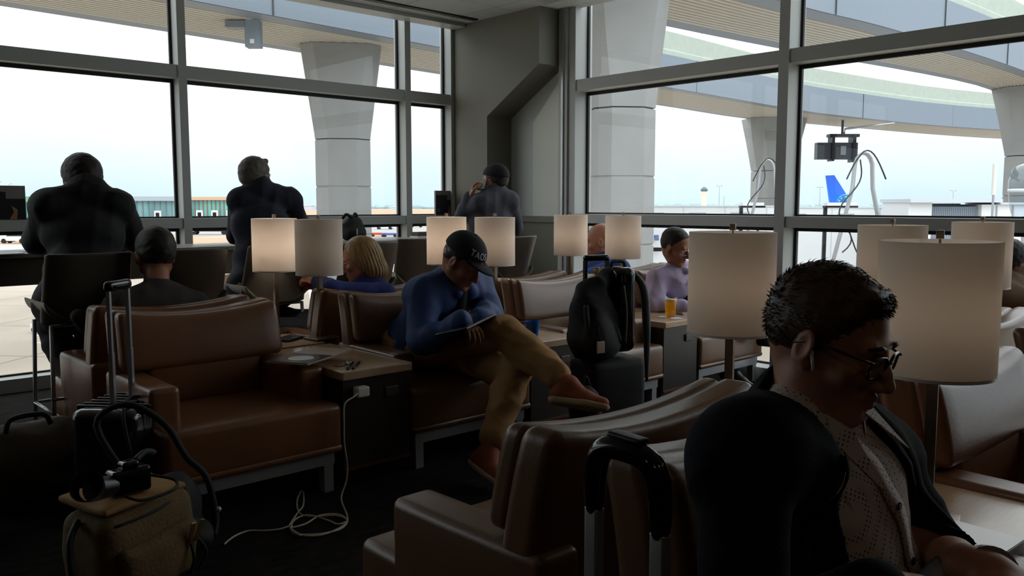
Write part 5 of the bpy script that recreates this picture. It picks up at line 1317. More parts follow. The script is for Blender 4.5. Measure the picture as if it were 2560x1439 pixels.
MB().rbox(-0.2, 0.2, -0.13, 0.02, 0.05, 0.60, 0.04, (0, 0.01, 0)).build('case_body', M_blackfab, t, smooth=True)
for x in (-0.16, 0.16):
    for y in (-0.1, -0.01): MB().cyl((x - 0.012, y, 0.026), (x + 0.012, y, 0.026), 0.026, n=14).build('wheel', M_black, t)

# on the table with the charger: magazine, pens, charger, cable
pc = PZ(775, 884, 0.61)
t = thing('magazine', 'open magazine with a pale cover picture lying across the armrest and table edge', 'magazine', tuple(PZ(782, 889, 0.622)), 0.15)
MB().box(-0.23, 0.20, -0.115, 0.115, 0, 0.008, R=rotm(0.0, 0.0, 0.35), c=(0, 0, 0)).build('pages', mat('magazine_paper', (176, 156, 140), 0.4), t)
MB().box(-0.228, 0.0, -0.113, 0.113, 0.008, 0.0095, R=rotm(0, 0, 0.35), c=(0, 0, 0)).build('cover', mat('magazine_dark', (30, 30, 34), 0.25), t)
MB().lathe([(0, 0.0095), (0.062, 0.0095), (0.062, 0.0105), (0, 0.0105)], c=(-0.11, -0.05, 0), n=20).build('cover_picture', mat('magazine_white', (205, 214, 222), 0.3), t)
for (x0, y0, x1, y1, lab) in ((868, 922, 884, 904, 'dark pen lying on the beige table, the shorter left one'), (882, 921, 901, 903, 'dark pen lying on the beige table, the longer right one')):
    a = PZ(x0, y0, 0.5845); b = PZ(x1, y1, 0.5845); c = (a + b) / 2; t = thing('pen', lab, 'pen', tuple(c)); v = (b - a) * 0.5
    MB().cyl(-v, v * 0.8, 0.0055, n=10).build('barrel', M_gloss, t, smooth=True); MB().cyl(v * 0.8, v, 0.0055, 0.002, n=10).build('tip', M_chrome, t)
t = thing('candy_wrapper', 'crumpled silver green wrapper beside the two pens', 'wrapper', tuple(PZ(866, 910, 0.5795)), 0.4)
rg = random.Random(4); mb = MB(); vs = [(x * 0.02 + rg.uniform(-.005, .005), y * 0.013, rg.uniform(0.0, 0.014)) for x in range(-2, 3) for y in range(-1, 2)]; mb.add(vs, [(i * 3 + j, i * 3 + j + 1, i * 3 + j + 4, i * 3 + j + 3) for i in range(4) for j in range(2)]); mb.build('foil', mat('foil', (150, 160, 140), 0.3, 0.5), t)
t = thing('red_card', 'small reddish card on the beige table left of the pens', 'card', tuple(PZ(848, 913, 0.580)), 0.6); MB().box(-0.025, 0.025, -0.016, 0.016, 0, 0.0012).build('card', mat('card_red', (150, 84, 76), 0.5), t); MB().box(-0.018, 0.018, -0.004, 0.002, 0.0012, 0.0018).build('print', M_paper, t)

ch = Vector((XT[0] + 0.075, 3.88 - 0.40, 0.452))
q = PX(897, 976, 4.02); r = q - Vector((0, 0, EYE)); s_ = (3.485 - 0) / r.y; q = Vector((0, 0, EYE)) + r * s_
t = thing('phone_charger', 'white charger plugged into the side table front', 'charger', (q.x, 3.487, q.z))
MB().rbox(-0.034, 0.034, -0.05, 0.0, -0.025, 0.025, 0.008).build('charger_block', M_white, t, smooth=True); MB().box(-0.012, 0.012, 0.0, 0.008, -0.008, 0.008).build('plug', M_chrome, t)
base = Vector((q.x, 3.44, q.z)); pts = [base + Vector((-0.034, 0, 0)), base + Vector((-0.065, -0.01, -0.012))]
for px, py in ((862, 1010), (860, 1060), (861, 1110), (868, 1160), (866, 1200)):
    r = PX(px, py, 1) - Vector((0, 0, EYE)); pts.append(Vector((0, 0, EYE)) + r * (3.42 / r.y - 0.003 * (py - 1000) / 100))
for px, py in ((853, 1245), (868, 1290), (860, 1312), (810, 1335), (760, 1338), (728, 1325), (735, 1300), (770, 1287), (820, 1300), (845, 1310), (868, 1300), (845, 1285), (800, 1288), (765, 1308), (730, 1318), (724, 1312), (745, 1280), (758, 1262), (758, 1232), (752, 1228), (742, 1255), (752, 1285), (790, 1290), (840, 1288), (868, 1300), (850, 1322), (800, 1334), (750, 1336)):
    pts.append(PZ(px, py, 0.006))
pts2 = [PZ(px, py, 0.012) for px, py in ((750, 1336), (728, 1322), (728, 1313))] + [PZ(px, py, 0.006) for px, py in ((700, 1322), (660, 1326), (625, 1326), (600, 1333), (578, 1345), (560, 1360))]
allp = cat(pts + pts2, 6)
o = MB().tube(allp, 0.0042, 8).build('charging_cable', mat('cable_white', (196, 184, 170), 0.4), smooth=True); tag(o, 'white charging cable running down to loose coils on the dark carpet', 'cable')

# blue cup and paper bowl
p = PZ(1331, 853, ZT); t = thing('blue_cup', 'translucent blue plastic cup beside the knee of the man in the cap', 'cup', (p.x, p.y, ZT))
MB().lathe([(0.030, 0.0), (0.045, 0.12), (0.043, 0.12), (0.028, 0.004)], n=28).build('cup', mat('cup_blue', (36, 104, 190), 0.25), t, smooth=True, sharp=50)
p = PZ(1296, 842, ZT); t = thing('paper_bowl', 'pale round bowl behind the blue cup', 'bowl', (p.x + 0.03, p.y + 0.12, ZT))
MB().lathe([(0.035, 0.0), (0.052, 0.07), (0.054, 0.075), (0.049, 0.07), (0.033, 0.006)], n=28).build('bowl', mat('bowl_grey', (130, 134, 134), 0.4), t, smooth=True, sharp=50)
# beer
p = PZ(1676, 792, ZT); t = thing('beer_glass', 'pint glass of amber beer on the side table by the man in the lavender shirt', 'glass', (p.x, p.y, ZT))
mb = MB().lathe([(0.034, 0.008), (0.0415, 0.118), (0.0, 0.118), (0.0, 0.008)], n=28); m = bpy.data.materials.new('beer'); m.use_nodes = True; t_ = m.node_tree; t_.nodes.clear(); o_ = t_.nodes.new('ShaderNodeOutputMaterial'); mx_ = t_.nodes.new('ShaderNodeMixShader'); mx_.inputs[0].default_value = 0.5
tr_ = t_.nodes.new('ShaderNodeBsdfTranslucent'); tr_.inputs[0].default_value = srgb(255, 196, 50); tp2 = t_.nodes.new('ShaderNodeBsdfTransparent'); tp2.inputs[0].default_value = srgb(255, 222, 110)
t_.links.new(tr_.outputs[0], mx_.inputs[1]); t_.links.new(tp2.outputs[0], mx_.inputs[2]); t_.links.new(mx_.outputs[0], o_.inputs[0])
mb.build('beer', m, t, smooth=True, sharp=50); MB().lathe([(0.0415, 0.1181), (0.042, 0.128), (0.0, 0.129), (0, 0.1181)], n=28).build('foam', mat('foam', (240, 216, 170), 0.7), t, smooth=True)
MB().lathe([(0.036, 0.0), (0.046, 0.145), (0.0445, 0.145), (0.035, 0.006)], n=28).build('glass_wall', M_glass, t, smooth=True)
for px, py, rz, lab in ((1662, 792, 0.3, 'white napkin under the left side of the beer glass'), (1690, 795, -0.4, 'white napkin under the right side of the beer glass')):
    q = PZ(px, py, ZT); t = thing('napkin', lab, 'napkin', (q.x, q.y, ZT), rz); MB().box(-0.045, 0.045, -0.045, 0.045, 0, 0.0012).build('sheet', M_paper, t); MB().box(-0.045, 0.0, -0.045, 0.045, 0.0012, 0.0022).build('fold', M_paper, t)
# dark phone on the table behind
p = PZ(722, 848, ZT); t = thing('tablet', 'dark tablet lying on the side table under the glowing left lamp', 'tablet', (p.x, p.y, ZT), 0.5); MB().rbox(-0.09, 0.09, -0.06, 0.06, 0.0, 0.012, 0.004).build('shell', M_gloss, t, smooth=True); MB().box(-0.08, 0.08, -0.05, 0.05, 0.012, 0.0126).build('screen', M_black, t)
# white book on the nearest right table
p = PZ(2392, 1300, 0.62); t = thing('book', 'white book lying on the side table beside the foreground man', 'book', (p.x - 0.06, p.y - 0.02, ZT), -0.05)
MB().rbox(-0.085, 0.085, -0.12, 0.12, 0.0, 0.03, 0.003).build('cover', mat('book_black', (20, 18, 20), 0.4), t, smooth=True)
MB().box(-0.083, 0.083, -0.118, 0.118, 0.030, 0.0325).build('front_page', mat('book_white', (226, 226, 226), 0.25), t)
# ------------------------------------------------------------------ people
M_skin = mat('skin', (168, 112, 84), 0.5, sss=0.08, var=0.06, vscale=14); M_skin2 = mat('skin_fair', (180, 126, 100), 0.5, sss=0.08, var=0.06, vscale=14)
M_hairdk = mat('dark_hair', (30, 22, 18), 0.6, var=0.3, vscale=60); M_hairgrey = mat('grey_hair', (88, 80, 72), 0.6, var=0.3, vscale=60); M_blonde = mat('blonde_hair', (176, 142, 88), 0.45, var=0.35, vscale=9, stretch=(5, 5, 0.7), col2=(120, 88, 46))
M_hairbr = mat('brown_hair', (74, 50, 34), 0.5, var=0.3, vscale=60)
M_jblack = mat('black_jacket', (18, 18, 20), 0.8, bump=0.2, bscale=60); M_navy = mat('navy_sweater', (26, 32, 48), 0.85, bump=0.2, bscale=140)
M_fleece = mat('grey_fleece', (74, 76, 86), 0.9, bump=0.3, bscale=120); M_tee = mat('charcoal_t_shirt', (58, 52, 50), 0.85); M_royal = mat('blue_knit', (30, 44, 110), 0.85, bump=0.2, bscale=160)
M_bjacket = mat('blue_jacket', (40, 68, 122), 0.7, bump=0.15, bscale=60); M_khaki = mat('khaki_twill', (172, 130, 82), 0.8, bump=0.12, bscale=200)
M_dktrouser = mat('dark_trousers', (26, 28, 36), 0.8); M_lav = mat('lavender_shirt', (196, 180, 212), 0.7, bump=0.08, bscale=200); M_blazer = mat('navy_blazer', (9, 12, 22), 0.9, spec=0.2, bump=0.15, bscale=220)
M_bcoat = mat('brown_coat', (98, 76, 52), 0.85, bump=0.2, bscale=40); M_polo = mat('deep_blue_sweater', (36, 66, 130), 0.85)
M_brownshoe = mat('brown_suede', (140, 66, 34), 0.7, bump=0.2, bscale=90); M_sole = mat('cream_sole', (190, 168, 130), 0.6); M_blkshoe = mat('black_shoe', (16, 16, 18), 0.3)
M_gframe = mat('glasses_frame', (24, 30, 38), 0.2); M_wire = mat('wire_frame', (170, 170, 175), 0.25, 0.9); M_lens = glass_mat('lens_glass', (0.95, 0.96, 0.97), 1.2)
M_strip = mat('pocket', (30, 30, 34), 0.6)

def P_(hip, rz, base=None, **pts):
    J = default_joints() if base is None else base
    J.update(joints(None, hip, rz, **pts)); return J
def rel(J, **k): J.update(k); return J

# --- man at the counter, black hooded jacket, seen from behind
hip = Vector((1.46, 5.16, 0.83)); rz = 0.12
J = P_(hip, rz, N=PX(212, 482, 4.98), H=PX(203, 452, 5.06), SR=PX(288, 516, 5.0), SL=PX(124, 520, 4.85), ER=PX(332, 596, 5.2), EL=PX(92, 602, 4.95), WR=PX(285, 612, 5.45), WL=PX(150, 618, 5.35))
rel(J, KR=(0.13, 0.30, -0.12), KL=(-0.05, 0.30, -0.14), AR=(0.10, 0.06, -0.46), AL=(-0.02, 0.06, -0.46), TR=(0.12, 0.20, -0.52), TL=(-0.04, 0.20, -0.52))
P1 = Person('man in a black hooded jacket sitting at the window counter, seen from behind', hip, rz, J, M_skin, build=1.06, head_pitch=-8, head_sc=1.08, h=0.012, hh=0.005, hands=(((-0.4, 0.9, -0.1), (0, 0, 1), 0.4), ((0.4, 0.9, -0.1), (0, 0, 1), 0.4)), hand_h=0.005)
def hood(S):
    n, hh_ = P1.J['N'], P1.J['H']; S.cap(n + A((-0.045, -0.045, 0.0)), n + A((0.055, -0.045, 0.0)), 0.062, k=0.03); S.ell(n + A((0.01, -0.01, 0.045)), (0.088, 0.085, 0.055), k=0.02); S.ell(n + A((0.03, -0.10, -0.06)), (0.09, 0.05, 0.08), k=0.03)
P1.top('jacket', M_jblack, g=0.028, h=0.010, fold=0.007, fs=22, extra=hood, end=0.93); P1.hair(M_hairdk, thick=0.016, nape=-0.06, side=-0.03); P1.pants(M_dktrouser, h=0.013); P1.shoes(M_blkshoe, h=0.009)

# --- man in navy sweater, head turned right
hip = Vector((2.62, 5.30, 0.83)); rz = -0.05
J = P_(hip, rz, N=PX(648, 472, 5.78), H=PX(640, 444, 5.82), SR=PX(722, 498, 5.9), SL=PX(600, 502, 5.72), ER=PX(752, 562, 6.1), EL=PX(590, 582, 5.85), WR=PX(690, 575, 6.3), WL=PX(640, 590, 6.2))
rel(J, KR=(0.16, 0.42, -0.02), KL=(-0.16, 0.42, -0.04), AR=(0.14, 0.26, -0.40), AL=(-0.12, 0.26, -0.40), TR=(0.16, 0.40, -0.44), TL=(-0.14, 0.40, -0.44))
P2 = Person('grey haired man in a navy sweater leaning on the window counter looking right', hip, rz, J, M_skin2, build=1.02, head_yaw=-62, head_pitch=-2, head_sc=1.02, hh=0.0045, h=0.01, hands=(((-0.9, 0.4, 0), (0, 0, 1), 0.4), ((0.9, 0.4, 0), (0, 0, 1), 0.4)), hand_h=0.005)
P2.top('sweater', M_navy, g=0.016, h=0.010, fold=0.008, collar=0.045); P2.hair(M_hairgrey, thick=0.009, nape=-0.04, hair_line=0.062, side=-0.03, extra=lambda S: S.cap((-0.03, 0.055, 0.105), (0.03, 0.058, 0.107), 0.014, k=0.02)); P2.pants(M_khaki, h=0.013); P2.shoes(M_brownshoe, h=0.009)

# --- man with phone at the corner
hip = Vector((4.66, 5.42, 0.83)); rz = 0.15
J = P_(hip, rz, N=PX(1238, 478, 7.1), H=PX(1236, 454, 7.1), SR=PX(1272, 500, 7.15), SL=PX(1197, 506, 7.0), EL=PX(1156, 540, 7.1), WL=PX(1176, 492, 7.02), ER=PX(1290, 570, 7.3), WR=PX(1240, 585, 7.5))
rel(J, KR=(0.14, 0.42, -0.02), KL=(-0.14, 0.42, -0.02), AR=(0.14, 0.30, -0.42), AL=(-0.12, 0.30, -0.42), TR=(0.16, 0.44, -0.46), TL=(-0.14, 0.44, -0.46))
P3 = Person('man in a grey fleece holding a phone to his ear by the corner', hip, rz, J, M_skin, build=1.0, head_yaw=6, head_sc=0.98, hh=0.0045, h=0.01, hands=(((-0.9, 0.4, 0), (0, 0, 1), 0.4), ((0.45, -0.1, 0.9), (-0.5, 0.85, 0.2), 0.75)), hand_h=0.004)
P3.collar_band(M_fleece, r=0.075, ht=0.05, gap=30, flare=0.008, points=0.0)
P3.top('fleece', M_fleece, g=0.018, h=0.010, fold=0.008, collar=0.05, end=0.9); P3.hair(M_hairdk, thick=0.006, nape=-0.05, side=-0.03); P3.pants(M_dktrouser, h=0.013); P3.shoes(M_blkshoe, h=0.009)
M_cap = mat('cap_black_cotton', (20, 22, 28), 0.85)
def cap_on(P, lettering=None, m=M_cap, brim=True):
    S = Sdf(); S.ell((0, -0.016, 0.045), (0.090, 0.112, 0.098), k=0.01); S.plane((0, 0, 0.045), (0, 0.12, -1), k=0.006)
    V, Fc = S.mesh(0.005); c = skin('cap', [(P.tohead(V), Fc)], m, parent=P.o)
    if not brim: return c
    mb = MB(); vs = []; fs = []; n = 16
    for lay in (0, 1):
        for j in range(5):
            for i in range(n + 1):
                a = math.pi * (0.12 + 0.76 * i / n); rr = 1.0 + j * 0.0; ext = j / 4
                x = math.cos(a) * (0.088 - 0.010 * ext) ; y = -0.016 + math.sin(a) * 0.108 + ext * 0.078 * math.sin(a) ** 0.6
                z = 0.052 - 0.012 * ext - 0.30 * x * x / 0.09 * 0.30 - lay * 0.004; vs.append((x, y, z))
    w_ = n + 1; L_ = 5 * w_
    for lay in (0, 1):
        for j in range(4):
            for i in range(n): a = lay * L_ + j * w_ + i; fs.append((a, a + 1, a + w_ + 1, a + w_))
    for i in range(n): a = 4 * w_ + i; fs.append((a, a + 1, a + 1 + L_, a + L_)); fs.append((i, i + 1, i + 1 + L_, i + L_))
    mb.add(vs, fs); P.hmb(mb, 'brim', m, parent=c)
    mb = MB().ball((0, -0.016, 0.143), (0.007, 0.007, 0.004), 10); P.hmb(mb, 'button', m, parent=c)
    return c
cap_on(P3, brim=False)
t = thing('mobile_phone', 'dark mobile phone held to the ear of the man in the grey fleece', 'phone', tuple(PX(1206, 461, 7.03)), rz)
MB().box(-0.005, 0.005, -0.035, 0.035, -0.05, 0.045, R=rotm(0, 0.5, 0.2), c=(0, 0, 0)).build('phone_body', M_gloss, t); MB().box(-0.007, -0.005, -0.033, 0.033, -0.047, 0.042, R=rotm(0, 0.5, 0.2), c=(0, 0, 0)).build('screen', M_chrome, t)
w3 = P3.J['WL']; mb = MB()
e3 = unit(P3.J['WL'] - P3.J['EL']); a3 = w3 - e3 * 0.035; mb.cyl(a3 - e3 * 0.011, a3 + e3 * 0.011, 0.036, n=20); mb.build('wristwatch', M_black, P3.o, sc=1.0, smooth=True, sharp=40)

# --- man in dark t-shirt from behind
hip = Vector((XC[0] + 0.02, 4.72, 0.53)); rz = 0.0
J = P_(hip, rz, N=PX(390, 722, 4.6), H=PX(387, 636, 4.7), SR=PX(485, 764, 4.75), SL=PX(300, 766, 4.45), EL=PX(232, 810, 4.62), WL=PX(300, 850, 5.0), ER=PX(520, 830, 5.0), WR=PX(470, 860, 5.2))
P4 = Person('man with short dark hair in a charcoal t-shirt, seen from behind in an armchair', hip, rz, J, M_skin, build=1.05, head_yaw=-3, head_pitch=-4, head_sc=1.1, hh=0.0045, h=0.01, hands=(((-0.5, 0.8, 0), (0, 0, 1), 0.4), ((0.3, 0.9, 0), (0, 0, 1), 0.4)), hand_h=0.005)
P4.top('t_shirt', M_tee, g=0.012, end=-0.45, h=0.01, fold=0.005); 
P4.hair(M_hairdk, thick=0.010, nape=-0.042, side=-0.02); P4.pants(M_dktrouser, h=0.013); P4.shoes(M_blkshoe, h=0.009)

# --- blonde woman
hip = Vector((XC[1] + 0.0, 4.78, 0.53)); rz = 0.62
J = P_(hip, rz, N=PX(925, 702, 5.45), H=PX(897, 650, 5.45), SR=PX(905, 728, 5.75), SL=PX(958, 735, 5.3), EL=PX(832, 722, 5.1), WL=PX(800, 706, 5.5), ER=PX(850, 775, 5.9), WR=PX(800, 720, 5.75))
rel(J, KR=(0.05, 0.42, 0.08), KL=(-0.1, 0.45, 0.04), AR=(-0.18, 0.62, -0.20), AL=(-0.12, 0.42, -0.36), TR=(-0.25, 0.74, -0.25), TL=(-0.12, 0.56, -0.42))
P5 = Person('blonde woman in glasses and a blue sweater looking down to the left', hip, rz, J, M_skin2, build=0.88, head_yaw=12, head_pitch=-18, head_sc=0.98, fem=1.0, hh=0.0045, h=0.01, hands=(((0.1, 0.9, 0.2), (0.3, 0, 0.9), 0.6), ((0.0, 0.9, 0.3), (-0.4, 0, 0.9), 0.6)), hand_h=0.004)
P5.top('sweater', M_royal, g=0.013, h=0.009, fold=0.004)
def bob(S):
    S.ell((0, -0.03, 0.03), (0.10, 0.115, 0.108), k=0.03); S.ell((0, -0.055, -0.05), (0.105, 0.085, 0.11), k=0.04)
    for x in (-1, 1): S.ell((x * 0.075, 0.015, -0.045), (0.033, 0.06, 0.11), k=0.03)
    S.ell((0, -0.09, -0.09), (0.085, 0.055, 0.06), k=0.03)
def woman_hair(P, m):
    S = Sdf(); bob(S); S.plane((0, 0.045, 0.07), (0, 1, -0.45), k=0.015); S.minus((0, 0.10, -0.03), (0.058, 0.08, 0.13), k=0.015)
    def strandy(f, X, Y, Z): return f + 0.0035 * np.sin(np.arctan2(X, Y) * 42 + Z * 16) * np.clip((0.10 - Z) * 8, 0, 1)
    V, Fc = S.mesh(0.0045, fold=0.002, fs=30, fn=strandy); return skin('hair', [(P.tohead(V), Fc)], m, parent=P.o)
woman_hair(P5, M_blonde); P5.glasses(M_wire, r=0.023, hh=0.017, w=0.0016); P5.pants(M_dktrouser, h=0.012); P5.shoes(M_blkshoe, h=0.009)
t = thing('red_phone', 'red phone held by the blonde woman beside the right lamp of the leftmost pair', 'phone', tuple(PX(780, 708, 5.62)), 0.4); MB().rbox(-0.038, 0.038, -0.005, 0.005, -0.07, 0.07, 0.004, R=rotm(0.9, 0.5, 0.2), c=(0, 0, 0)).build('case', mat('phone_red', (170, 40, 44), 0.4), t, smooth=True); MB().box(-0.034, 0.034, 0.005, 0.006, -0.066, 0.066, R=rotm(0.9, 0.5, 0.2), c=(0, 0, 0)).build('screen', M_black, t)

# --- man in blue jacket and cap, legs crossed
hip = Vector((2.93, 3.98, 0.545)); rz = math.pi + 0.18
J = P_(hip, rz, N=PX(1122, 700, 4.78), H=PX(1158, 652, 4.68), SR=PX(1058, 738, 4.66), SL=PX(1190, 712, 4.98), ER=PX(1052, 855, 4.52), WR=PX(1160, 806, 4.42), EL=PX(1222, 792, 4.85), WL=PX(1200, 800, 4.55),
       KR=PX(1262, 832, 4.42), AR=PX(1418, 960, 4.22), TR=PX(1530, 975, 4.16), KL=PX(1285, 930, 4.42), AL=PX(1222, 1130, 4.22), TL=PX(1290, 1178, 4.02))
P6 = Person('man in a blue jacket, khaki trousers and black cap reading with one leg crossed', hip, rz, J, M_skin, build=1.06, head_yaw=12, head_pitch=-36, head_sc=1.04, hh=0.004, h=0.009, hands=(((0.3, 0.9, -0.3), (0.2, 0.3, 0.9), 0.5), ((-0.5, 0.8, -0.2), (0, 0.3, 0.9), 0.5)), hand_h=0.004)
P6.top('jacket', M_bjacket, g=0.024, h=0.008, fold=0.011, fs=17, end=0.92, collar=0.035, extra=lambda S: S.cap(P6.J['N'] + A((-0.075, 0.02, 0.01)), P6.J['N'] + A((-0.05, 0.1, -0.05)), 0.028, k=0.02).cap(P6.J['N'] + A((0.075, 0.02, 0.01)), P6.J['N'] + A((0.05, 0.1, -0.05)), 0.028, k=0.02))
S = Sdf(); b6 = P6.basis(); n6 = P6.J['N']; S.chain([n6 + b6[:, 1] * 0.085 + A((0, 0, -0.0)), n6 * 0.78 + b6[:, 1] * 0.135, n6 * 0.5 + b6[:, 1] * 0.15], [0.045, 0.035, 0.02], k=0.02); skin('inner_shirt', [S.mesh(0.008)], M_jblack, parent=P6.o)
P6.pants(M_khaki, g=0.016, h=0.007, fold=0.007, end=0.82); P6.shoes(M_brownshoe, M_sole, h=0.005); P6.hair(M_hairdk, thick=0.003, nape=-0.04, side=-0.005)
P6.collar_band(M_bjacket, r=0.082, ht=0.06, gap=30, flare=0.02, points=0.06)
c6 = cap_on(P6)
# lettering on the front of the cap
def cap_text(P, s, parent):
    cu = bpy.data.curves.new('lettering', 'FONT'); cu.body = s; cu.size = 0.040; cu.extrude = 0.0004; cu.align_x = 'CENTER'; cu.align_y = 'CENTER'; cu.offset = 0.0006; cu.space_character = 1.1
    tt = bpy.data.objects.new('lettering', cu); C.objects.link(tt); dg = bpy.context.evaluated_depsgraph_get(); me = bpy.data.meshes.new_from_object(tt.evaluated_get(dg)); bpy.data.objects.remove(tt)
    bmm = bmesh.new(); bmm.from_mesh(me); bmesh.ops.triangulate(bmm, faces=bmm.faces); bmesh.ops.subdivide_edges(bmm, edges=bmm.edges, cuts=2); bmm.to_mesh(me); bmm.free()
    for v in me.vertices:
        a = v.co.x / 0.100 - 0.50; z = 0.086 + v.co.y; rr = math.sqrt(max(0.05, 1 - ((z - 0.045) / 0.098) ** 2)); off = 1.0 + 0.018 + v.co.z * 0
        x = -math.sin(-a) * 0.090 * rr * off; y = -0.016 + math.cos(a) * 0.112 * rr * off
        q = P.tohead(np.array([[-x, y, z]]))[0]; v.co = Vector(q)
    me.materials.append(mat('lettering_white', (225, 225, 230), 0.5)); o = bpy.data.objects.new('lettering', me); C.objects.link(o); o.parent = parent
cap_text(P6, 'TAOS', c6)
t = thing('tablet_computer', 'dark tablet resting on the thigh of the man in the blue jacket', 'tablet', tuple(PX(1165, 812, 4.36)), rz + 0.15)
MB().rbox(-0.15, 0.15, -0.10, 0.10, -0.007, 0.007, 0.005, R=rotm(0.25, 0.12, 0), c=(0, 0, 0)).build('shell', M_black, t, smooth=True); MB().box(-0.14, 0.14, -0.09, 0.09, 0.007, 0.0076, R=rotm(0.25, 0.12, 0), c=(0, 0, 0)).build('screen', M_gloss, t)

# --- bald man in blue
hip = Vector((5.42, 4.85, 0.53)); rz = 0.35
J = P_(hip, rz, N=PX(1512, 645, 7.3), H=PX(1499, 603, 7.3), SR=PX(1530, 668, 7.55), SL=PX(1545, 672, 7.05))
P7 = Person('bald man in a deep blue sweater facing left by the right window', hip, rz, J, M_skin2, build=1.1, head_yaw=18, head_pitch=-8, head_sc=1.12, hh=0.0045, h=0.011, hands=(((0, 1, 0), (0, 0, 1), 0.4), ((0, 1, 0), (0, 0, 1), 0.4)), hand_h=0.005)
P7.top('sweater', M_polo, g=0.016, h=0.012, fold=0.004, collar=0.03); P7.pants(M_dktrouser, h=0.013); P7.shoes(M_blkshoe, h=0.009)

# --- man in lavender shirt
hip = Vector((5.42, 4.06, 0.53)); rz = math.pi + 0.1
J = P_(hip, rz, N=PX(1700, 668, 6.5), H=PX(1690, 615, 6.42), SR=PX(1648, 697, 6.42), SL=PX(1752, 690, 6.75), ER=PX(1634, 762, 6.36), WR=PX(1712, 766, 6.34), EL=PX(1775, 765, 6.65), WL=PX(1752, 778, 6.4))
rel(J, KR=(0.02, 0.42, 0.10), AR=(-0.22, 0.66, -0.12), TR=(-0.34, 0.76, -0.14), KL=(-0.12, 0.44, 0.02), AL=(-0.14, 0.44, -0.38), TL=(-0.16, 0.58, -0.42))
P8 = Person('man in a lavender shirt looking down at the side table with the beer', hip, rz, J, M_skin, build=1.0, head_yaw=4, head_pitch=-22, head_roll=6, head_sc=1.0, hh=0.004, h=0.009, hands=(((-0.6, 0.7, -0.1), (0, 0.2, 0.9), 0.5), ((0.7, 0.6, -0.1), (0, 0.2, 0.9), 0.5)), hand_h=0.004)
P8.top('shirt', M_lav, g=0.018, h=0.007, fold=0.009, fs=24, end=0.93, extra=lambda S: S.cap(P8.J['N'] + A((-0.07, -0.02, 0.02)), P8.J['N'] + A((-0.035, 0.075, -0.02)), 0.018, k=0.008).cap(P8.J['N'] + A((0.07, -0.02, 0.02)), P8.J['N'] + A((0.035, 0.075, -0.02)), 0.018, k=0.008))
P8.collar_band(M_lav, r=0.068, ht=0.042, gap=24, flare=0.012, points=0.045)
P8.hair(M_hairdk, thick=0.006, nape=-0.045, side=-0.03, hair_line=0.042); P8.glasses(M_wire, w=0.0014); P8.pants(M_dktrouser, h=0.01); P8.shoes(M_blkshoe, h=0.007)

# --- person at the far right edge
hip = Vector((5.35, 1.62, 0.53)); rz = math.radians(-125)
J = P_(hip, rz, N=PX(2530, 705, 4.9), H=PX(2522, 660, 4.9), SR=PX(2495, 745, 4.7), SL=PX(2580, 740, 5.1))
P10 = Person('person with dark hair in a brown coat cut by the right edge of the photo', hip, rz, J, M_skin, build=1.15, head_yaw=0, head_pitch=-10, hh=0.0045, h=0.011, hands=(((0, 1, 0), (0, 0, 1), 0.4), ((0, 1, 0), (0, 0, 1), 0.4)), hand_h=0.005)
P10.top('coat', M_bcoat, g=0.035, h=0.012, fold=0.009, fs=16, collar=0.05); P10.hair(M_hairdk, thick=0.014, nape=-0.06, side=-0.04); P10.pants(M_dktrouser, h=0.013); P10.shoes(M_blkshoe, h=0.009)
from mathutils.bvhtree import BVHTree
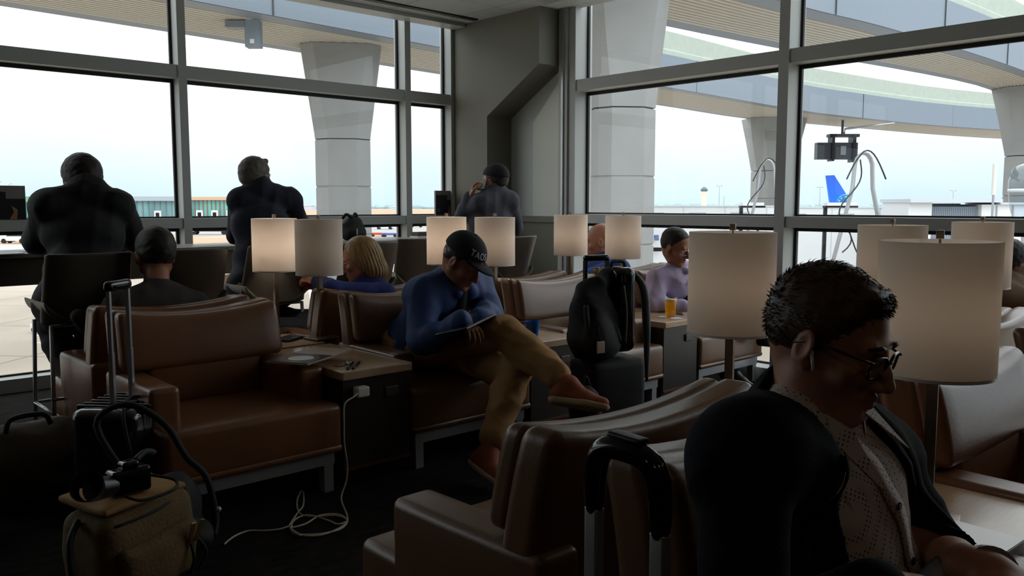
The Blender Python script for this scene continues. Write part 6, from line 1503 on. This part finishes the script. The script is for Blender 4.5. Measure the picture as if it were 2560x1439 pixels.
# --- foreground man in navy blazer
hip = CW(0.66, 1.50, 0.50); rz = math.radians(180 + 4)
J = P_(hip, rz, N=PX(2018, 1030, 1.37), H=PX(2078, 848, 1.36), SR=PX(1866, 1150, 1.22), SL=PX(2190, 1140, 1.58), ER=PX(1858, 1640, 1.12), WR=PX(2215, 1478, 1.14), EL=PX(2340, 1390, 1.50), WL=PX(2480, 1432, 1.20))
P9 = Person('man in a navy blazer, dotted white shirt and glasses in the right foreground', hip, rz, J, M_skin2, build=0.94, head_yaw=0, head_pitch=-17, head_roll=0, head_sc=0.865, hh=0.0026, h=0.007, hands=(((-0.42, 0.75, -0.05), (0.1, 0.15, 0.95), 0.45), ((0.1, 0.9, -0.05), (-0.1, 0.1, 0.95), 0.45)), hand_h=0.0025)
def blazer():
    S = Sdf(); P9.torso(S, 0.02); P9.arms(S, 0.016, 0.92)
    for k in 'RL':
        e = lerp(P9.J['E' + k], P9.J['W' + k], 0.9); S.cap(lerp(P9.J['E' + k], e, 0.6), e, 0.047, 0.046, k=0.01)
    B = P9.basis(); n = P9.J['N']; dn = -B[:, 2]; f = B[:, 1]; x = B[:, 0]
    for s_ in (-1, 1): S.cap(n + x * s_ * 0.055 - f * 0.03 - A((0, 0, 0.01)), P9.J['SR' if s_ > 0 else 'SL'] - x * s_ * 0.02 + A((0, 0, 0.006)), 0.052, 0.058, k=0.05)
    # collar roll behind the neck
    S.cap(n + x * 0.075 - f * 0.015 + A((0, 0, 0.0)), n - x * 0.075 - f * 0.015, 0.028, k=0.02); S.cap(n + x * 0.04 - f * 0.055 + A((0, 0, 0.005)), n - x * 0.04 - f * 0.055 + A((0, 0, 0.005)), 0.028, k=0.03)
    def opening(fd, X, Y, Z):
        # V opening down the front of the chest
        px, py, pz = X - n[0], Y - n[1], Z - n[2]
        u = px * x[0] + py * x[1] + pz * x[2]; v = -(px * B[0, 2] + py * B[1, 2] + pz * B[2, 2]); w_ = px * f[0] + py * f[1] + pz * f[2]
        s0 = np.clip((v + 0.01) / 0.09, 0, 1)
        half = 0.088 * (1 - s0) + (0.050 + 0.055 * np.clip(v / 0.25, 0, 1)) * s0
        half = half + np.where(u > 0, 0.075 * np.clip(v / 0.30, 0, 1), 0.0)
        wt = -0.05 * (1 - s0) + 0.035 * s0
        cut = np.maximum(np.abs(u + 0.005) - half, -(w_ - wt))
        return np.maximum(fd, -cut)
    a = S.mesh(0.0055, fold=0.006, fs=15, seed=8, fn=opening)
    ob = skin('blazer', [a], M_blazer, parent=P9.o); bv_ = BVHTree.FromObject(ob, bpy.context.evaluated_depsgraph_get())
    for s_ in (-1, 1):
        vs = []; fs = []; K = 26
        for i in range(K + 1):
            v = -0.015 + 0.40 * i / K; t0 = min(1, max(0, (v + 0.01) / 0.09)); hf = 0.088 * (1 - t0) + (0.050 + 0.055 * min(1, v / 0.25)) * t0 + (0.075 * min(1, max(0, v / 0.30)) if s_ > 0 else 0)
            wd = 0.030 + 0.034 * min(1, max(0, v / 0.12)) if v < 0.105 else 0.070 * max(0.10, 1 - (v - 0.115) / 0.30)
            for q, u in enumerate(np.linspace(hf - 0.004, hf + wd * (0.55 if s_ > 0 else 1.0), 5)):
                o_ = n + dn * v + f * 0.4 + x * s_ * u; h_ = bv_.ray_cast(Vector(o_), Vector(-f)); P0 = A(h_[0]) if h_[0] is not None and (A(h_[0]) - n) @ f > -0.06 else n + dn * v + x * s_ * u + f * 0.02
                vs.append(P0 + f * (0.005 + 0.002 * math.sin(math.pi * q / 4)))
        for i in range(K):
            for q in range(4): fs.append((i * 5 + q, i * 5 + q + 1, (i + 1) * 5 + q + 1, (i + 1) * 5 + q))
        lo = MB().add(vs, fs).build('lapel', M_blazer, ob, sc=1.0, smooth=True); md = lo.modifiers.new('thickness', 'SOLIDIFY'); md.thickness = 0.004; md.offset = 0
        sm_ = lo.modifiers.new('relax', 'SMOOTH'); sm_.iterations = 8
    return ob
bz = blazer()
def shirt_mat():
    m = mat('dotted_shirt', (206, 196, 186), 0.75); t, b = nodes_of(m); Nn = t.nodes.new; Lk = t.links.new
    co = Nn('ShaderNodeTexCoord'); vo = Nn('ShaderNodeTexVoronoi'); vo.feature = 'F1'; vo.inputs['Scale'].default_value = 150.0; vo.inputs['Randomness'].default_value = 0.0
    mp_ = Nn('ShaderNodeMapping'); mp_.inputs['Rotation'].default_value = (0, 0.5, 0.6); Lk(co.outputs['Object'], mp_.inputs[0]); Lk(mp_.outputs[0], vo.inputs['Vector'])
    r = Nn('ShaderNodeValToRGB'); r.color_ramp.elements[0].position = 0.24; r.color_ramp.elements[0].color = srgb(96, 84, 108); r.color_ramp.elements[1].position = 0.30; r.color_ramp.elements[1].color = srgb(206, 196, 186)
    Lk(vo.outputs['Distance'], r.inputs['Fac']); Lk(r.outputs[0], b.inputs['Base Color']); return m
M_dots = shirt_mat()
S = Sdf(); P9.torso(S, 0.004)
B = P9.basis(); n = P9.J['N']; f = B[:, 1]; x = B[:, 0]; dn = -B[:, 2]; ud = unit(P9.J['H'] - n)
def ruff(fd, X, Y, Z): return fd
sh = skin('shirt', [S.mesh(0.006, fold=0.004, fs=26, seed=5)], M_dots, parent=P9.o)
# stand-up collar: ring around the neck with two points
K = Sdf(); nd = unit(P9.J['H'] - n + f * -0.02)
for i in range(11):
    a = math.radians(-150 + 30 * i) if False else math.radians(90 + (-140 + 28 * i))
    c0 = n + nd * 0.012 + (x * math.cos(a) + f * math.sin(a)) * 0.062
    a2 = math.radians(90 + (-140 + 28 * (i + 1)))
    c1 = n + nd * 0.012 + (x * math.cos(a2) + f * math.sin(a2)) * 0.062
ring = []
for i in range(25):
    a = math.radians(90 + 20 + 320 * i / 24); ring.append(n + nd * (0.05 - 0.06 * max(0, math.sin(a)) ** 2) + (x * math.cos(a) + f * math.sin(a)) * 0.066 + f * 0.01)
vs = []; fs = []
for i, c in enumerate(ring):
    o_ = unit(c - n - nd * ((c - n) @ nd))
    vs += [c, c + nd * -0.034 + o_ * 0.010, c + nd * -0.034 + o_ * 0.007, c - o_ * 0.003]
for i in range(24):
    for k in range(4): fs.append((i * 4 + k, i * 4 + (k + 1) % 4, (i + 1) * 4 + (k + 1) % 4, (i + 1) * 4 + k))
mb = MB().add(vs, fs)
for s_, i in ((1, 0), (-1, 24)):
    c = ring[i]; tip = c + dn * 0.075 + f * 0.042 - x * s_ * 0.0 + x * (0.028 if i == 24 else -0.028); j = i + (3 if i == 0 else -3); c2 = ring[j] - nd * 0.034
    mb.prism([c, tip, c2 + f * 0.012, ring[j]], f * 0.0, f * 0.004)
mb.build('collar', M_dots, sh, sc=1.0)
# placket and buttons
T = []
def chest(v, u=0.0):   # point on the shirt front, v metres below the neck
    for k in np.arange(0.25, 0.0, -0.002):
        q = n + dn * v + f * k + x * u
        yield q
bv = BVHTree.FromObject(sh, bpy.context.evaluated_depsgraph_get())
def on_shirt(v, u=0.0, lift=0.0):
    q = n + dn * v + f * 0.4 + x * u; h_ = bv.ray_cast(Vector(q), Vector(-f))
    return A(h_[0]) + f * lift if h_[0] is not None else n + dn * v + f * (0.1 + lift) + x * u
mb = MB(); pl_ = []
vv = np.linspace(0.045, 0.46, 30)
vs = []; fs = []
for i, v in enumerate(vv):
    wv = 0.004 * math.sin(v * 60) + (0.010 * math.sin(v * 45) if v > 0.3 else 0)
    for u in (-0.014, 0.017): vs.append(on_shirt(v, u + wv - 0.01, 0.006 + (0.008 * abs(math.sin(v * 40)) if v > 0.3 else 0) * (1 if u > 0 else 0)))
for i in range(len(vv) - 1): fs.append((2 * i, 2 * i + 1, 2 * i + 3, 2 * i + 2))
pk = MB().add(vs, fs).build('placket', M_dots, sh, sc=1.0, smooth=True); sm = pk.modifiers.new('thickness', 'SOLIDIFY'); sm.thickness = 0.003
for v in (0.05, 0.15, 0.25, 0.35):
    c = on_shirt(v, -0.005, 0.008); MB().cyl(c, c + f * 0.003, 0.0058, n=14).build('button', mat('button_navy', (40, 34, 66), 0.3), sh, sc=1.0)
P9.pants(M_dktrouser, h=0.011); P9.shoes(M_blkshoe, h=0.008)
P9.hair(M_hairbr, thick=0.005, nape=-0.052, side=-0.022, hair_line=0.060, h=0.0035, strands=7500, slen=0.015, extra=lambda S: S.cap((-0.03, 0.05, 0.094), (0.03, 0.052, 0.094), 0.012, k=0.02).cap((-0.072, 0.012, 0.0), (-0.07, 0.010, -0.022), 0.010, k=0.01).cap((0.072, 0.012, 0.0), (0.07, 0.010, -0.022), 0.010, k=0.01))
for sx in (-1, 1): P9.hmb(MB().tube([(sx * 0.05, 0.078, 0.022), (sx * 0.034, 0.091, 0.027), (sx * 0.016, 0.093, 0.024)], [0.002, 0.004, 0.0025], 6), 'eyebrow', M_hairbr)
g9 = P9.glasses(M_gframe, M_lens, r=0.0255, hh=0.0175, w=0.0026)
P9.hmb(MB().ball((0.081, 0.004, -0.012), (0.005, 0.0065, 0.006), 12).cyl((0.083, 0.008, -0.014), (0.083, 0.018, -0.036), 0.0026, 0.0024, 10), 'earbud', M_white)
# watch on the left wrist
wl = P9.J['WL']; el = P9.J['EL']; dd = unit(wl - el); c = wl - dd * 0.012; MB().cyl(c - dd * 0.012, c + dd * 0.012, 0.034, n=24).build('wristwatch', M_chrome, P9.o, sc=1.0, smooth=True, sharp=40)
# laptop on his lap
q = (Vector(PX(2330, 1500, 1.13)) + Vector(PX(2500, 1500, 1.2))) / 2
t = thing('laptop', 'dark laptop under the hands of the foreground man at the bottom right corner', 'laptop', (q.x + 0.05, q.y - 0.02, q.z - 0.035), rz)
MB().rbox(-0.17, 0.17, -0.12, 0.12, 0.0, 0.014, 0.005).build('keyboard_base', M_darkmetal, t, smooth=True)
